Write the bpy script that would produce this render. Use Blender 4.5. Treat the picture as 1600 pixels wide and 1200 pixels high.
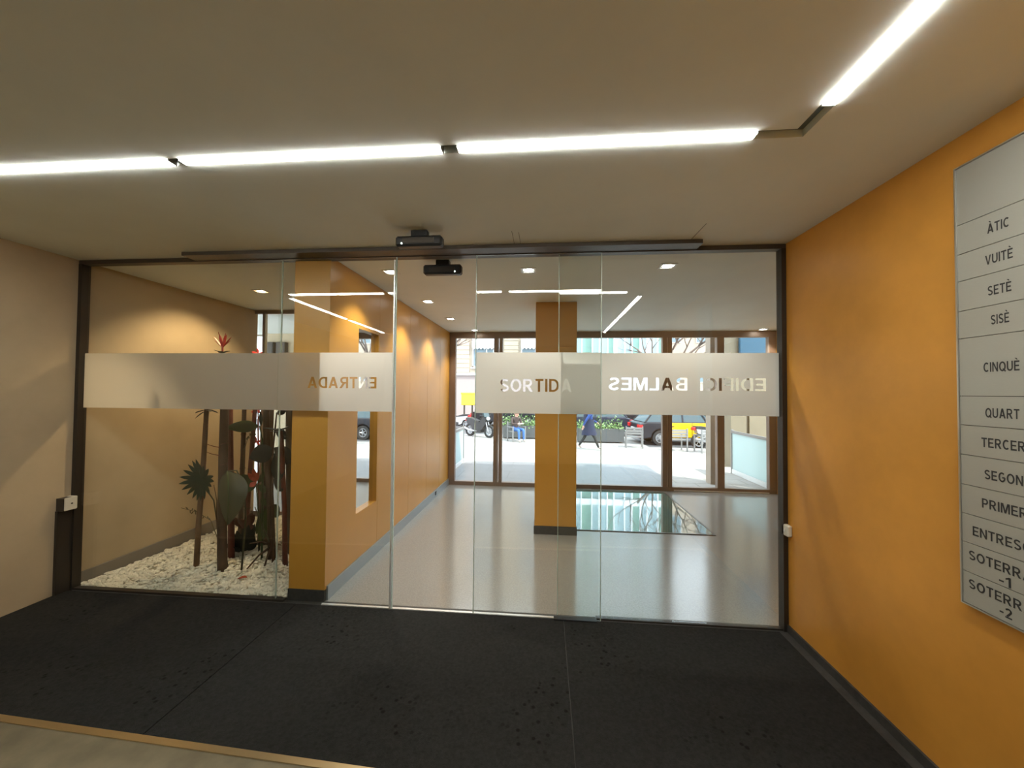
import bpy, bmesh, math, random
from mathutils import Vector, Matrix
random.seed(7)
SC = bpy.context.scene
COL = SC.collection
for o in list(bpy.data.objects): bpy.data.objects.remove(o)

# ------------------------------------------------------------------ camera
H = 1.55
yaw, pitch, roll = math.radians(4.8924), math.radians(1.2809), math.radians(0.4757)
fwd = Vector((-math.sin(yaw)*math.cos(pitch), math.cos(yaw)*math.cos(pitch), math.sin(pitch)))
right = Vector((math.cos(yaw), math.sin(yaw), 0)); up = right.cross(fwd)
rr = right*math.cos(roll)+up*math.sin(roll); uu = -right*math.sin(roll)+up*math.cos(roll)
cd = bpy.data.cameras.new('camera'); cam = bpy.data.objects.new('camera', cd); COL.objects.link(cam)
cam.matrix_world = Matrix(((rr.x, uu.x, -fwd.x, 0), (rr.y, uu.y, -fwd.y, 0), (rr.z, uu.z, -fwd.z, H), (0, 0, 0, 1)))
cd.sensor_width = 36; cd.lens = 600/1600*36; cd.clip_start = .02; cd.clip_end = 300
SC.camera = cam

# ------------------------------------------------------------------ sky, sun, exposure
W = bpy.data.worlds.new('world'); SC.world = W; W.use_nodes = True
bg = W.node_tree.nodes['Background']; bg.inputs[0].default_value = (.80, .90, 1, 1); bg.inputs[1].default_value = 5.3
sd = bpy.data.lights.new('sun', 'SUN'); sd.energy = 7.0; sd.angle = math.radians(1.0); sd.color = (1, .96, .88)
sun = bpy.data.objects.new('sun', sd); COL.objects.link(sun)
sun.rotation_euler = Vector((-.62, .42, -.9)).to_track_quat('-Z', 'Y').to_euler()
SC.view_settings.view_transform = 'Standard'; SC.view_settings.look = 'None'
SC.view_settings.exposure = 0.0; SC.view_settings.gamma = 1; SC.view_settings.use_curve_mapping = False
SC.cycles.transparent_max_bounces = 24; SC.cycles.max_bounces = 10; SC.cycles.diffuse_bounces = 5
SC.cycles.glossy_bounces = 5; SC.cycles.use_denoising = True; SC.cycles.caustics_reflective = False
SC.cycles.sample_clamp_indirect = 6

# ------------------------------------------------------------------ materials
MATS = {}
def mat(name, col, rough=.6, metal=0, var=0, vscale=4, bump=0, bscale=40, emit=0, spec=.5, detail=4, stretch=None):
    m = bpy.data.materials.new(name); m.use_nodes = True; n = m.node_tree.nodes; L = m.node_tree.links
    b = n['Principled BSDF']; b.inputs['Base Color'].default_value = (*col, 1)
    b.inputs['Roughness'].default_value = rough; b.inputs['Metallic'].default_value = metal
    b.inputs['Specular IOR Level'].default_value = spec
    if emit:
        b.inputs['Emission Color'].default_value = (*col, 1); b.inputs['Emission Strength'].default_value = emit
    if var or bump:
        tc = n.new('ShaderNodeTexCoord'); src = tc.outputs['Object']
        if stretch:
            mp = n.new('ShaderNodeMapping'); mp.inputs['Scale'].default_value = stretch
            L.new(src, mp.inputs['Vector']); src = mp.outputs['Vector']
    if var:
        t = n.new('ShaderNodeTexNoise'); t.inputs['Scale'].default_value = vscale; t.inputs['Detail'].default_value = detail
        t.inputs['Roughness'].default_value = .6
        L.new(src, t.inputs['Vector'])
        r = n.new('ShaderNodeMapRange'); r.inputs['From Min'].default_value = .3; r.inputs['From Max'].default_value = .7
        r.inputs['To Min'].default_value = 1-var; r.inputs['To Max'].default_value = 1+var
        L.new(t.outputs['Fac'], r.inputs['Value'])
        x = n.new('ShaderNodeMix'); x.data_type = 'RGBA'; x.blend_type = 'MULTIPLY'; x.inputs['Factor'].default_value = 1
        x.inputs['A'].default_value = (*col, 1); L.new(r.outputs['Result'], x.inputs['B']); L.new(x.outputs['Result'], b.inputs['Base Color'])
    if bump:
        t = n.new('ShaderNodeTexNoise'); t.inputs['Scale'].default_value = bscale; t.inputs['Detail'].default_value = 5
        L.new(src, t.inputs['Vector'])
        u = n.new('ShaderNodeBump'); u.inputs['Strength'].default_value = bump; u.inputs['Distance'].default_value = .01
        L.new(t.outputs['Fac'], u.inputs['Height']); L.new(u.outputs['Normal'], b.inputs['Normal'])
    MATS[name] = m
    return m

def speckle(m, scale, thr, col, extra=None):
    """scatter dots of another colour into the material's base colour"""
    n = m.node_tree.nodes; L = m.node_tree.links; b = n['Principled BSDF']
    tc = n.new('ShaderNodeTexCoord'); v = n.new('ShaderNodeTexVoronoi'); v.inputs['Scale'].default_value = scale
    L.new(tc.outputs['Object'], v.inputs['Vector'])
    r = n.new('ShaderNodeMapRange'); r.inputs['From Min'].default_value = thr; r.inputs['From Max'].default_value = thr*.6
    L.new(v.outputs['Distance'], r.inputs['Value']); fac = r.outputs['Result']
    if extra:
        t = n.new('ShaderNodeTexNoise'); t.inputs['Scale'].default_value = extra; t.inputs['Detail'].default_value = 3
        L.new(tc.outputs['Object'], t.inputs['Vector'])
        q = n.new('ShaderNodeMapRange'); q.inputs['From Min'].default_value = .54; q.inputs['From Max'].default_value = .64
        L.new(t.outputs['Fac'], q.inputs['Value'])
        k = n.new('ShaderNodeMath'); k.operation = 'MULTIPLY'; L.new(fac, k.inputs[0]); L.new(q.outputs['Result'], k.inputs[1]); fac = k.outputs[0]
    x = n.new('ShaderNodeMix'); x.data_type = 'RGBA'; L.new(fac, x.inputs['Factor'])
    s = b.inputs['Base Color'].links
    if s: L.new(s[0].from_socket, x.inputs['A'])
    else: x.inputs['A'].default_value = b.inputs['Base Color'].default_value
    x.inputs['B'].default_value = (*col, 1); L.new(x.outputs['Result'], b.inputs['Base Color'])

def glass_mat(name, tint=(.97, .985, .975), base=.045, rough=0.0):
    m = bpy.data.materials.new(name); m.use_nodes = True; n = m.node_tree.nodes; L = m.node_tree.links
    n.remove(n['Principled BSDF'])
    t = n.new('ShaderNodeBsdfTransparent'); t.inputs[0].default_value = (*tint, 1)
    g = n.new('ShaderNodeBsdfGlossy'); g.inputs['Roughness'].default_value = rough
    lw = n.new('ShaderNodeLayerWeight'); lw.inputs['Blend'].default_value = .5
    p = n.new('ShaderNodeMath'); p.operation = 'POWER'; p.inputs[1].default_value = 5; L.new(lw.outputs['Facing'], p.inputs[0])
    q = n.new('ShaderNodeMath'); q.operation = 'MULTIPLY_ADD'; q.inputs[1].default_value = 1-base; q.inputs[2].default_value = base
    L.new(p.outputs[0], q.inputs[0])
    x = n.new('ShaderNodeMixShader'); L.new(q.outputs[0], x.inputs[0]); L.new(t.outputs[0], x.inputs[1]); L.new(g.outputs[0], x.inputs[2])
    L.new(x.outputs[0], n['Material Output'].inputs[0]); MATS[name] = m
    return m

def film_mat(name, col, trans):
    m = bpy.data.materials.new(name); m.use_nodes = True; n = m.node_tree.nodes; L = m.node_tree.links
    n.remove(n['Principled BSDF'])
    a = n.new('ShaderNodeBsdfTranslucent'); a.inputs[0].default_value = (*col, 1)
    d = n.new('ShaderNodeBsdfDiffuse'); d.inputs[0].default_value = (*col, 1)
    x = n.new('ShaderNodeMixShader'); x.inputs[0].default_value = trans
    L.new(d.outputs[0], x.inputs[1]); L.new(a.outputs[0], x.inputs[2]); L.new(x.outputs[0], n['Material Output'].inputs[0]); MATS[name] = m
    return m

M = MATS
mat('ceiling_paint', (.80, .84, .80), .75, var=.03, vscale=2)
mat('channel', (.23, .25, .23), .6)
mat('ochre_stucco', (.62, .285, .045), .38, var=.16, vscale=1.6, bump=.10, bscale=6, detail=6)
mat('beige_plaster', (.50, .40, .26), .7, var=.10, vscale=1.8, bump=.12, bscale=8, detail=6)
mat('orange_panel', (.56, .275, .042), .36, var=.05, vscale=2)
mat('dark_back', (.50, .42, .30), .7)
mat('carpet', (.021, .021, .020), .95, var=.30, vscale=60, bump=.6, bscale=260, spec=.15)
speckle(M['carpet'], 26, .30, (.005, .004, .004), extra=1.7)
mat('seam', (.085, .085, .08), .9)
mat('dark_stone', (.045, .043, .04), .55, var=.25, vscale=30)
mat('near_stone', (.155, .13, .08), .55, var=.25, vscale=7, detail=8)
mat('brass_trim', (.62, .50, .30), .35, 1)
mat('aluminium', (.72, .72, .70), .3, 1)
mat('bright_alu', (.85, .86, .85), .35, .6)
mat('steel_dark', (.06, .05, .04), .4, .6)
mat('rail_dark', (.10, .085, .07), .45, .5)
mat('bronze', (.27, .20, .16), .42, .35)
mat('bronze_edge', (.55, .45, .38), .35, .6)
mat('terrazzo', (.24, .235, .215), .15, var=.14, vscale=90)
speckle(M['terrazzo'], 130, .25, (.33, .325, .30))
M['terrazzo'].node_tree.nodes['Principled BSDF'].inputs['Specular IOR Level'].default_value = 1.0
mat('skirting_grey', (.30, .33, .34), .35, .3)
mat('skirting_planter', (.21, .19, .165), .7)
mat('black_plastic', (.012, .013, .014), .4)
mat('white_plastic', (.72, .69, .58), .45)
mat('sign_alu', (.42, .42, .37), .38, .25, var=.03, vscale=60, stretch=(1, 1, 30))
mat('sign_blank', (.40, .40, .355), .42, .25)
mat('lettering', (.03, .03, .03), .6)
mat('mirror', (.86, .87, .86), .015, 1)
mat('led', (1, 1, .93), .5, emit=68)
mat('lamp_white', (1, .97, .90), .5, emit=40)
mat('lamp_warm', (1, .62, .28), .5, emit=40)
mat('fixture', (.75, .74, .70), .35, .2)
mat('led_dot', (.8, 1, .9), .5, emit=3)
glass_mat('clear_glass')
glass_mat('store_glass', (.97, .98, .98), .04)
glass_mat('green_glass', (.90, .96, .94), .06)
film_mat('frost', (.80, .80, .78), .77)
film_mat('frost_rail', (.58, .68, .68), .45)
mat('glass_edge', (.55, .68, .62), .2, 0, spec=.8)
mat('floor_glass', (.10, .17, .145), .02, spec=1.0)
M['floor_glass'].node_tree.nodes['Principled BSDF'].inputs['Coat Weight'].default_value = 1
# planter
mat('gravel_bed', (.40, .37, .28), .9, var=.3, vscale=60)
mat('pebble', (.82, .79, .68), .7, var=.16, vscale=14)
mat('bark', (.085, .05, .028), .8, var=.35, vscale=18, bump=.5, bscale=40, stretch=(1, 1, .2))
mat('bark_grey', (.13, .10, .07), .8, var=.3, vscale=18, stretch=(1, 1, .2))
mat('cane_red', (.14, .035, .02), .6, var=.3, vscale=12)
mat('cane_tan', (.17, .095, .045), .6, var=.25, vscale=14)
mat('leaf_dark', (.014, .032, .016), .45, var=.3, vscale=12)
mat('leaf_green', (.045, .075, .018), .5, var=.25, vscale=10)
mat('leaf_olive', (.058, .058, .026), .55, var=.2, vscale=10)
mat('leaf_brown', (.10, .028, .015), .6, var=.35, vscale=12)
mat('leaf_black', (.010, .013, .007), .6)
mat('flower_red', (.55, .045, .035), .5, var=.2, vscale=20)
mat('flower_orange', (.55, .09, .03), .5, var=.2, vscale=20)
mat('dry_leaf', (.42, .085, .03), .7)
mat('sprig', (.10, .085, .04), .7)
# street
mat('porch_stone', (.20, .20, .21), .35, var=.08, vscale=5)
mat('pavement', (.34, .325, .305), .8, var=.10, vscale=1.2)
mat('asphalt', (.10, .10, .105), .9, var=.2, vscale=30)
mat('kerb', (.5, .48, .45), .8)
mat('cream_stone', (.42, .34, .265), .8, var=.06, vscale=5)
mat('pier_beige', (.22, .185, .125), .8, var=.08, vscale=3)
mat('pier_dark', (.20, .17, .12), .8)
mat('blue_panel', (.012, .07, .12), .5)
mat('facade_stone', (.42, .35, .265), .85, var=.10, vscale=1.2)
mat('facade_pink', (.36, .30, .28), .85)
mat('facade_white', (.55, .55, .56), .7)
mat('facade_pane', (.16, .22, .25), .15)
mat('fin_white', (.82, .86, .88), .5)
mat('fin_pane', (.42, .56, .60), .2)
mat('fin_pane_green', (.24, .40, .34), .2)
mat('planter_grey', (.085, .09, .09), .6)
mat('shrub_leaf', (.13, .24, .07), .6, var=.4, vscale=6)
mat('shrub_leaf_light', (.26, .38, .14), .6, var=.4, vscale=6)
mat('car_black', (.018, .018, .024), .22)
mat('car_navy', (.03, .035, .055), .25)
mat('car_white', (.75, .75, .75), .3)
mat('taxi_yellow', (.85, .50, .01), .35)
mat('car_glass', (.06, .09, .10), .06)
mat('tyre', (.02, .02, .02), .8)
mat('rim', (.45, .45, .46), .35, .7)
mat('tail_red', (.65, .02, .02), .3)
mat('head_lamp', (.8, .82, .85), .2)
mat('plate', (.8, .8, .78), .5)
mat('moto_black', (.025, .025, .028), .4)
mat('moto_silver', (.5, .5, .52), .35, .5)
mat('moto_white', (.75, .75, .77), .4)
mat('seat_metal', (.27, .265, .255), .4, .4)
mat('skin', (.55, .33, .24), .6)
mat('jacket_brown', (.06, .04, .035), .8)
mat('jeans', (.06, .16, .42), .8)
mat('coat_blue', (.02, .06, .24), .8)
mat('coat_navy', (.018, .024, .06), .8)
mat('trousers', (.025, .025, .025), .8)
mat('shoe', (.45, .36, .32), .7)
mat('hair', (.05, .03, .02), .8)
mat('hair_brown', (.20, .10, .06), .8)
mat('paper', (.85, .84, .82), .8)
mat('bag_yellow', (.85, .55, .04), .6)
mat('tree_bark', (.16, .12, .10), .9)

# paving joints on the plaza
def joints(m, sx, sy, col):
    n = m.node_tree.nodes; L = m.node_tree.links; b = n['Principled BSDF']
    tc = n.new('ShaderNodeTexCoord'); br = n.new('ShaderNodeTexBrick'); br.inputs['Scale'].default_value = 1
    br.inputs['Brick Width'].default_value = sx; br.inputs['Row Height'].default_value = sy; br.inputs['Mortar Size'].default_value = .012
    L.new(tc.outputs['Object'], br.inputs['Vector'])
    x = n.new('ShaderNodeMix'); x.data_type = 'RGBA'; L.new(br.outputs['Fac'], x.inputs['Factor'])
    L.new(b.inputs['Base Color'].links[0].from_socket, x.inputs['A']); x.inputs['B'].default_value = (*col, 1)
    L.new(x.outputs['Result'], b.inputs['Base Color'])
joints(M['pavement'], .6, .4, (.24, .23, .215))
joints(M['porch_stone'], .9, .6, (.16, .16, .165))

# ------------------------------------------------------------------ mesh helpers
OFF = {}
class MB:
    def __init__(s): s.v = []; s.f = []; s.m = []
    def add(s, vs, fs, mi=0):
        b = len(s.v); s.v += [Vector(p) for p in vs]; s.f += [[b+i for i in f] for f in fs]; s.m += [mi]*len(fs); return s
    def box(s, x0, x1, y0, y1, z0, z1, mi=0, bev=0):
        if bev > 0:
            b = min(bev, (x1-x0)*.45, (y1-y0)*.45, (z1-z0)*.45)
            bm = bmesh.new(); bmesh.ops.create_cube(bm, size=1)
            for v in bm.verts: v.co = Vector(((x0+x1)/2+v.co.x*(x1-x0), (y0+y1)/2+v.co.y*(y1-y0), (z0+z1)/2+v.co.z*(z1-z0)))
            bmesh.ops.bevel(bm, geom=bm.edges[:], offset=b, segments=1, affect='EDGES')
            bm.verts.index_update(); s.add([v.co.copy() for v in bm.verts], [[v.index for v in f.verts] for f in bm.faces], mi); bm.free(); return s
        return s.add([(x0,y0,z0),(x1,y0,z0),(x1,y1,z0),(x0,y1,z0),(x0,y0,z1),(x1,y0,z1),(x1,y1,z1),(x0,y1,z1)],
                     [(0,3,2,1),(4,5,6,7),(0,1,5,4),(1,2,6,5),(2,3,7,6),(3,0,4,7)], mi)
    def prism(s, poly, axis, a, b, mi=0):
        """poly: 2D outline in the plane across axis; axis 'x': (y,z), 'y': (x,z), 'z': (x,y)"""
        def P(q, t): return {'x': (t, q[0], q[1]), 'y': (q[0], t, q[1]), 'z': (q[0], q[1], t)}[axis]
        n = len(poly); vs = [P(q, a) for q in poly]+[P(q, b) for q in poly]
        return s.add(vs, [list(range(n))[::-1], list(range(n, 2*n))]+[(i, (i+1) % n, n+(i+1) % n, n+i) for i in range(n)], mi)
    def tube(s, pts, rad, n=8, mi=0, cap=True):
        pts = [Vector(p) for p in pts]; k = len(pts); rad = [rad]*k if not hasattr(rad, '__len__') else rad
        vs = []; prev = None
        for i, p in enumerate(pts):
            d = (pts[min(i+1, k-1)]-pts[max(i-1, 0)]).normalized()
            a = d.orthogonal().normalized() if prev is None else (prev-d*prev.dot(d)).normalized()
            prev = a; c = d.cross(a)
            vs += [p+(a*math.cos(t*2*math.pi/n)+c*math.sin(t*2*math.pi/n))*rad[i] for t in range(n)]
        fs = [(i*n+t, i*n+(t+1) % n, (i+1)*n+(t+1) % n, (i+1)*n+t) for i in range(k-1) for t in range(n)]
        if cap: fs += [tuple(range(n))[::-1], tuple((k-1)*n+t for t in range(n))]
        return s.add(vs, fs, mi)
    def ball(s, c, r, mi=0, nu=10, nv=6):
        r = r if hasattr(r, '__len__') else (r, r, r); vs = [(c[0], c[1], c[2]+r[2])]
        for i in range(1, nv):
            a = math.pi*i/nv
            vs += [(c[0]+r[0]*math.sin(a)*math.cos(2*math.pi*j/nu), c[1]+r[1]*math.sin(a)*math.sin(2*math.pi*j/nu), c[2]+r[2]*math.cos(a)) for j in range(nu)]
        vs.append((c[0], c[1], c[2]-r[2])); l = len(vs)-1
        fs = [(0, 1+j, 1+(j+1) % nu) for j in range(nu)]
        fs += [(1+i*nu+j, 1+(i+1)*nu+j, 1+(i+1)*nu+(j+1) % nu, 1+i*nu+(j+1) % nu) for i in range(nv-2) for j in range(nu)]
        fs += [(l, 1+(nv-2)*nu+(j+1) % nu, 1+(nv-2)*nu+j) for j in range(nu)]
        return s.add(vs, fs, mi)
    def disc(s, c, r0, r1, axis, a, b, n=20, mi=0):
        """ring (r0 inner, 0 = solid) extruded along axis from a to b, centred on c (2D across axis)"""
        def P(q, t): return {'x': (t, q[0], q[1]), 'y': (q[0], t, q[1]), 'z': (q[0], q[1], t)}[axis]
        o = [(c[0]+r1*math.cos(2*math.pi*i/n), c[1]+r1*math.sin(2*math.pi*i/n)) for i in range(n)]
        if r0 <= 0: return s.prism(o, axis, a, b, mi)
        q = [(c[0]+r0*math.cos(2*math.pi*i/n), c[1]+r0*math.sin(2*math.pi*i/n)) for i in range(n)]
        vs = [P(p, a) for p in o]+[P(p, b) for p in o]+[P(p, a) for p in q]+[P(p, b) for p in q]; fs = []
        for i in range(n):
            j = (i+1) % n; fs += [(i, j, n+j, n+i), (2*n+j, 2*n+i, 3*n+i, 3*n+j), (j, i, 2*n+i, 2*n+j), (n+i, n+j, 3*n+j, 3*n+i)]
        return s.add(vs, fs, mi)
    def build(s, name, mats, parent=None, smooth=False, kind=None):
        mats = mats if isinstance(mats, (list, tuple)) else [mats]
        off = OFF.get(parent.name) if parent is not None else None
        if parent is None:
            xs = [p.x for p in s.v]; ys = [p.y for p in s.v]; zs = [p.z for p in s.v]
            off = Vector(((min(xs)+max(xs))/2, (min(ys)+max(ys))/2, min(zs)))
        if off is None: off = Vector((0, 0, 0))
        me = bpy.data.meshes.new(name); me.from_pydata([tuple(p-off) for p in s.v], [], s.f)
        for m in mats: me.materials.append(M[m])
        me.polygons.foreach_set('material_index', s.m)
        bm = bmesh.new(); bm.from_mesh(me); bmesh.ops.recalc_face_normals(bm, faces=bm.faces[:]); bm.to_mesh(me); bm.free()
        if smooth: me.polygons.foreach_set('use_smooth', [True]*len(me.polygons))
        me.update(); o = bpy.data.objects.new(name, me); COL.objects.link(o)
        if parent is None: o.location = off
        else: o.parent = parent
        OFF[o.name] = off
        if kind: o['kind'] = kind
        return o
def tag(o, label, cat, group=None, kind=None):
    o['label'] = label; o['category'] = cat
    if group: o['group'] = group
    if kind: o['kind'] = kind
    return o
def root(name, loc, label, cat, rz=0, group=None, kind=None, local=False):
    o = bpy.data.objects.new(name, None); COL.objects.link(o); o.location = loc; o.rotation_euler = (0, 0, rz); o.empty_display_size = .1
    OFF[o.name] = Vector((0, 0, 0)) if local else Vector(loc)
    return tag(o, label, cat, group, kind)
def copy_tree(o, parent=None):
    c = o.copy(); COL.objects.link(c); OFF[c.name] = OFF.get(o.name, Vector((0, 0, 0)))
    if parent is not None: c.parent = parent
    for ch in [x for x in bpy.data.objects if x.parent == o]: copy_tree(ch, c)
    return c
def B(*a, **k): return MB().box(*a, **k)
def struct(name, mb, mats, label, cat): return tag(mb.build(name, mats), label, cat, kind='structure')

def arc(cx, cy, rx, ry, a0, a1, n=14):
    return [(cx+rx*math.cos(math.radians(a0+(a1-a0)*i/n)), cy+ry*math.sin(math.radians(a0+(a1-a0)*i/n))) for i in range(n+1)]
def stroke(pts, t):
    """closed outline of a pen stroke of width t along pts"""
    a = []; b = []
    for i, p in enumerate(pts):
        q = pts[max(i-1, 0)]; r = pts[min(i+1, len(pts)-1)]; dx, dy = r[0]-q[0], r[1]-q[1]; l = math.hypot(dx, dy) or 1
        a.append((p[0]-dy/l*t/2, p[1]+dx/l*t/2)); b.append((p[0]+dy/l*t/2, p[1]-dx/l*t/2))
    return a+b[::-1]
T = .17
def glyph(c):
    """width and outlines (outer, holes) of one bold sans capital of height 1"""
    t = T
    if c in 'ÀÈ':
        w, o = glyph({'À': 'A', 'È': 'E'}[c]); m = w/2; return w, o+[[(m-.22, 1.27), (m-.02, 1.27), (m+.12, 1.09), (m-.01, 1.09)]]
    if c == 'A': return .78, [[(0, 0), (.19, 0), (.255, .20), (.525, .20), (.59, 0), (.78, 0), (.49, 1), (.29, 1)], [(.305, .36), (.475, .36), (.39, .68)]]
    if c == 'B': return .68, [[(0, 0), (.40, 0)]+arc(.40, .275, .28, .275, -90, 90)+arc(.37, .77, .265, .23, -70, 90)+[(0, 1)], [(t, .15)]+arc(.38, .29, .13, .14, -90, 90)+[(t, .43)], [(t, .585)]+arc(.355, .72, .115, .133, -90, 90)+[(t, .853)]]
    if c == 'C': return .70, [stroke(arc(.38, .5, .295, .42, 48, 312, 26), t)]
    if c == 'D': return .72, [[(0, 0), (.28, 0)]+arc(.28, .5, .44, .5, -90, 90, 20)+[(0, 1)], [(t, .155)]+arc(.28, .5, .265, .345, -90, 90, 20)+[(t, .845)]]
    if c == 'E': return .62, [[(0, 0), (.62, 0), (.62, .16), (t, .16), (t, .43), (.56, .43), (.56, .58), (t, .58), (t, .84), (.61, .84), (.61, 1), (0, 1)]]
    if c == 'F': return .57, [[(0, 0), (t, 0), (t, .41), (.52, .41), (.52, .57), (t, .57), (t, .84), (.57, .84), (.57, 1), (0, 1)]]
    if c == 'G': return .74, [stroke(arc(.38, .5, .295, .42, 48, 325, 26)+[(.66, .36), (.66, .455), (.62, .47), (.40, .47)], t*.95)]
    if c == 'I': return t, [[(0, 0), (t, 0), (t, 1), (0, 1)]]
    if c == 'L': return .56, [[(0, 0), (.56, 0), (.56, .16), (t, .16), (t, 1), (0, 1)]]
    if c == 'M': return .86, [[(0, 0), (.155, 0), (.155, .74), (.35, 0), (.51, 0), (.705, .74), (.705, 0), (.86, 0), (.86, 1), (.62, 1), (.43, .30), (.24, 1), (0, 1)]]
    if c == 'N': return .70, [[(0, 0), (.16, 0), (.16, .70), (.53, 0), (.70, 0), (.70, 1), (.54, 1), (.54, .31), (.17, 1), (0, 1)]]
    if c == 'O': return .80, [arc(.40, .5, .40, .51, 0, 345, 23), arc(.40, .5, .225, .345, 0, 345, 23)]
    if c == 'Q': return .80, [arc(.40, .5, .40, .51, 0, 300, 20)+[(.70, -.08), (.82, .04), (.71, .15)]+arc(.40, .5, .40, .51, 325, 350, 3), arc(.40, .5, .225, .345, 0, 285, 18)+[(.41, .23), (.48, .32), (.585, .25)]]
    if c == 'P': return .64, [[(0, 0), (t, 0), (t, .37), (.36, .37)]+arc(.36, .685, .28, .315, -90, 90)+[(0, 1)], [(t, .525)]+arc(.345, .685, .13, .158, -90, 90)+[(t, .845)]]
    if c == 'R': return .72, [[(0, 0), (t, 0), (t, .40), (.27, .40), (.51, 0), (.72, 0), (.48, .41)]+arc(.38, .70, .28, .30, -60, 90)+[(0, 1)], [(t, .55)]+arc(.365, .70, .13, .146, -90, 90)+[(t, .845)]]
    if c == 'S': return .64, [stroke(arc(.32, .725, .23, .195, 25, 262, 16)+arc(.32, .275, .24, .195, 82, -158, 16), t*.95)]
    if c == 'T': return .64, [[(.235, 0), (.405, 0), (.405, .84), (.64, .84), (.64, 1), (0, 1), (0, .84), (.235, .84)]]
    if c == 'U': return .70, [stroke([(.085, 1), (.085, .6)]+arc(.35, .35, .265, .27, 180, 360, 16)+[(.615, .6), (.615, 1)], t)]
    if c == 'V': return .74, [[(.28, 0), (.46, 0), (.74, 1), (.56, 1), (.37, .24), (.18, 1), (0, 1)]]
    if c == '1': return .40, [[(.20, 0), (.37, 0), (.37, 1), (.23, 1), (.0, .83), (.0, .67), (.20, .78)]]
    if c == '2': return .60, [stroke(arc(.30, .72, .21, .20, 165, -35, 14)+[(.38, .46), (.17, .17)], t)[:], [(.02, 0), (.60, 0), (.60, .15), (.02, .15)]]
    if c == '-': return .34, [[(0, .30), (.34, .30), (.34, .46), (0, .46)]]
    return .52, []
def text_mesh(body, cap, span, z, rect=None, mirror=False):
    """flat lettering of height cap stretched over span=(a, b) with its foot at z; with rect it is cut out of that rectangle"""
    gap = .12; x = 0; cs = []
    for c in body:
        wd, outs = glyph(c); cs += [[(x+p[0], p[1]) for p in o] for o in outs]; x += wd+gap
    k = (span[1]-span[0])/(x-gap)
    cu = bpy.data.curves.new('t', 'CURVE'); cu.dimensions = '2D'; cu.fill_mode = 'BOTH'
    cs = [[((span[1]-p[0]*k) if mirror else (span[0]+p[0]*k), z+p[1]*cap) for p in o] for o in cs]
    if rect: cs.append([(rect[0], rect[2]), (rect[1], rect[2]), (rect[1], rect[3]), (rect[0], rect[3])])
    for o in cs:
        sp = cu.splines.new('POLY'); sp.points.add(len(o)-1); sp.use_cyclic_u = True
        for i, p in enumerate(o): sp.points[i].co = (p[0], p[1], 0, 1)
    ob = bpy.data.objects.new('t', cu); COL.objects.link(ob)
    me = bpy.data.meshes.new_from_object(ob.evaluated_get(bpy.context.evaluated_depsgraph_get()))
    vs = [v.co.copy() for v in me.vertices]; fs = [list(p.vertices) for p in me.polygons]
    bpy.data.objects.remove(ob); bpy.data.meshes.remove(me); bpy.data.curves.remove(cu)
    return vs, fs

# ================================================================== THE SETTING
CZ = 2.56; GY = 2.72; LX = -3.65; RX = 1.6; SY = 6.4
# ---- floors
struct('floor', B(LX, RX+.15, 1.575, GY+.02, -.12, 0), 'dark_stone', 'dark stone floor of the vestibule under the carpet', 'floor')
nf = MB().prism([(LX, -3.1), (RX+.15, -3.1), (RX+.15, 1.42), (LX, 1.655)], 'z', -.12, .004)
struct('floor_near', nf, 'near_stone', 'worn beige stone floor at the bottom left corner', 'floor')
tr = MB().prism([(LX, 1.655), (RX, 1.425), (RX, 1.450), (LX, 1.690)], 'z', -.02, .009)
struct('trim_1', tr, 'brass_trim', 'pale metal edging strip between beige stone and dark carpet', 'trim')
struct('floor_lobby', B(-1.9, 3.75, GY+.02, SY+.1, -.12, 0), 'terrazzo', 'polished grey terrazzo floor of the lobby reflecting daylight', 'floor')
struct('floor_planter', B(-7, -1.9, GY+.02, SY+.1, -.14, -.035), 'skirting_planter', 'concrete bed under the white pebbles', 'floor')
# carpets
def carpet(x0, x1, label):
    m = MB()
    def yl(x): return 1.69-.0457*(x-LX)
    m.prism([(x0, yl(x0)), (x1, yl(x1)), (x1, GY-.045), (x0, GY-.045)], 'z', .0005, .008)
    tag(m.build('entrance_carpet', 'carpet'), label, 'carpet', 'charcoal carpet lengths in the vestibule')
carpet(LX+.005, -1.785, 'charcoal carpet length beside the beige plaster wall, speckled with dirt')
carpet(-1.779, .134, 'middle charcoal carpet length in front of the open sliding doors')
carpet(.140, 1.53, 'charcoal carpet length beside the ochre stucco wall')
# ---- ceiling with the recessed light channel
c = MB(); RX0, RX1, RY0, RY1, w = -2.80, 1.0, -1.7, 1.572, .05
for (a, b, d, e) in ((-7.1, RX0, -3.2, 6.5), (RX1, 3.9, -3.2, 6.5), (RX0, RX1, RY1, 6.5), (RX0, RX1, -3.2, RY0), (RX0+w, RX1-w, RY0+w, RY1-w)): c.box(a, b, d, e, CZ, CZ+.03)
c.box(-7.1, 3.9, -3.2, 6.5, CZ+.03, CZ+.3, 1)
ce = struct('ceiling', c, ['ceiling_paint', 'channel'], 'off-white ceiling over vestibule and lobby with a recessed light channel', 'ceiling')
for (a, b, d, e) in ((-.214, -.211, 2.37, 2.60), (-.172, -.169, 2.39, 2.60), (.944, .948, 2.34, 2.60)):
    B(a, b, d, e, CZ-.0015, CZ).build('panel_joint', 'channel', ce)
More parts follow.
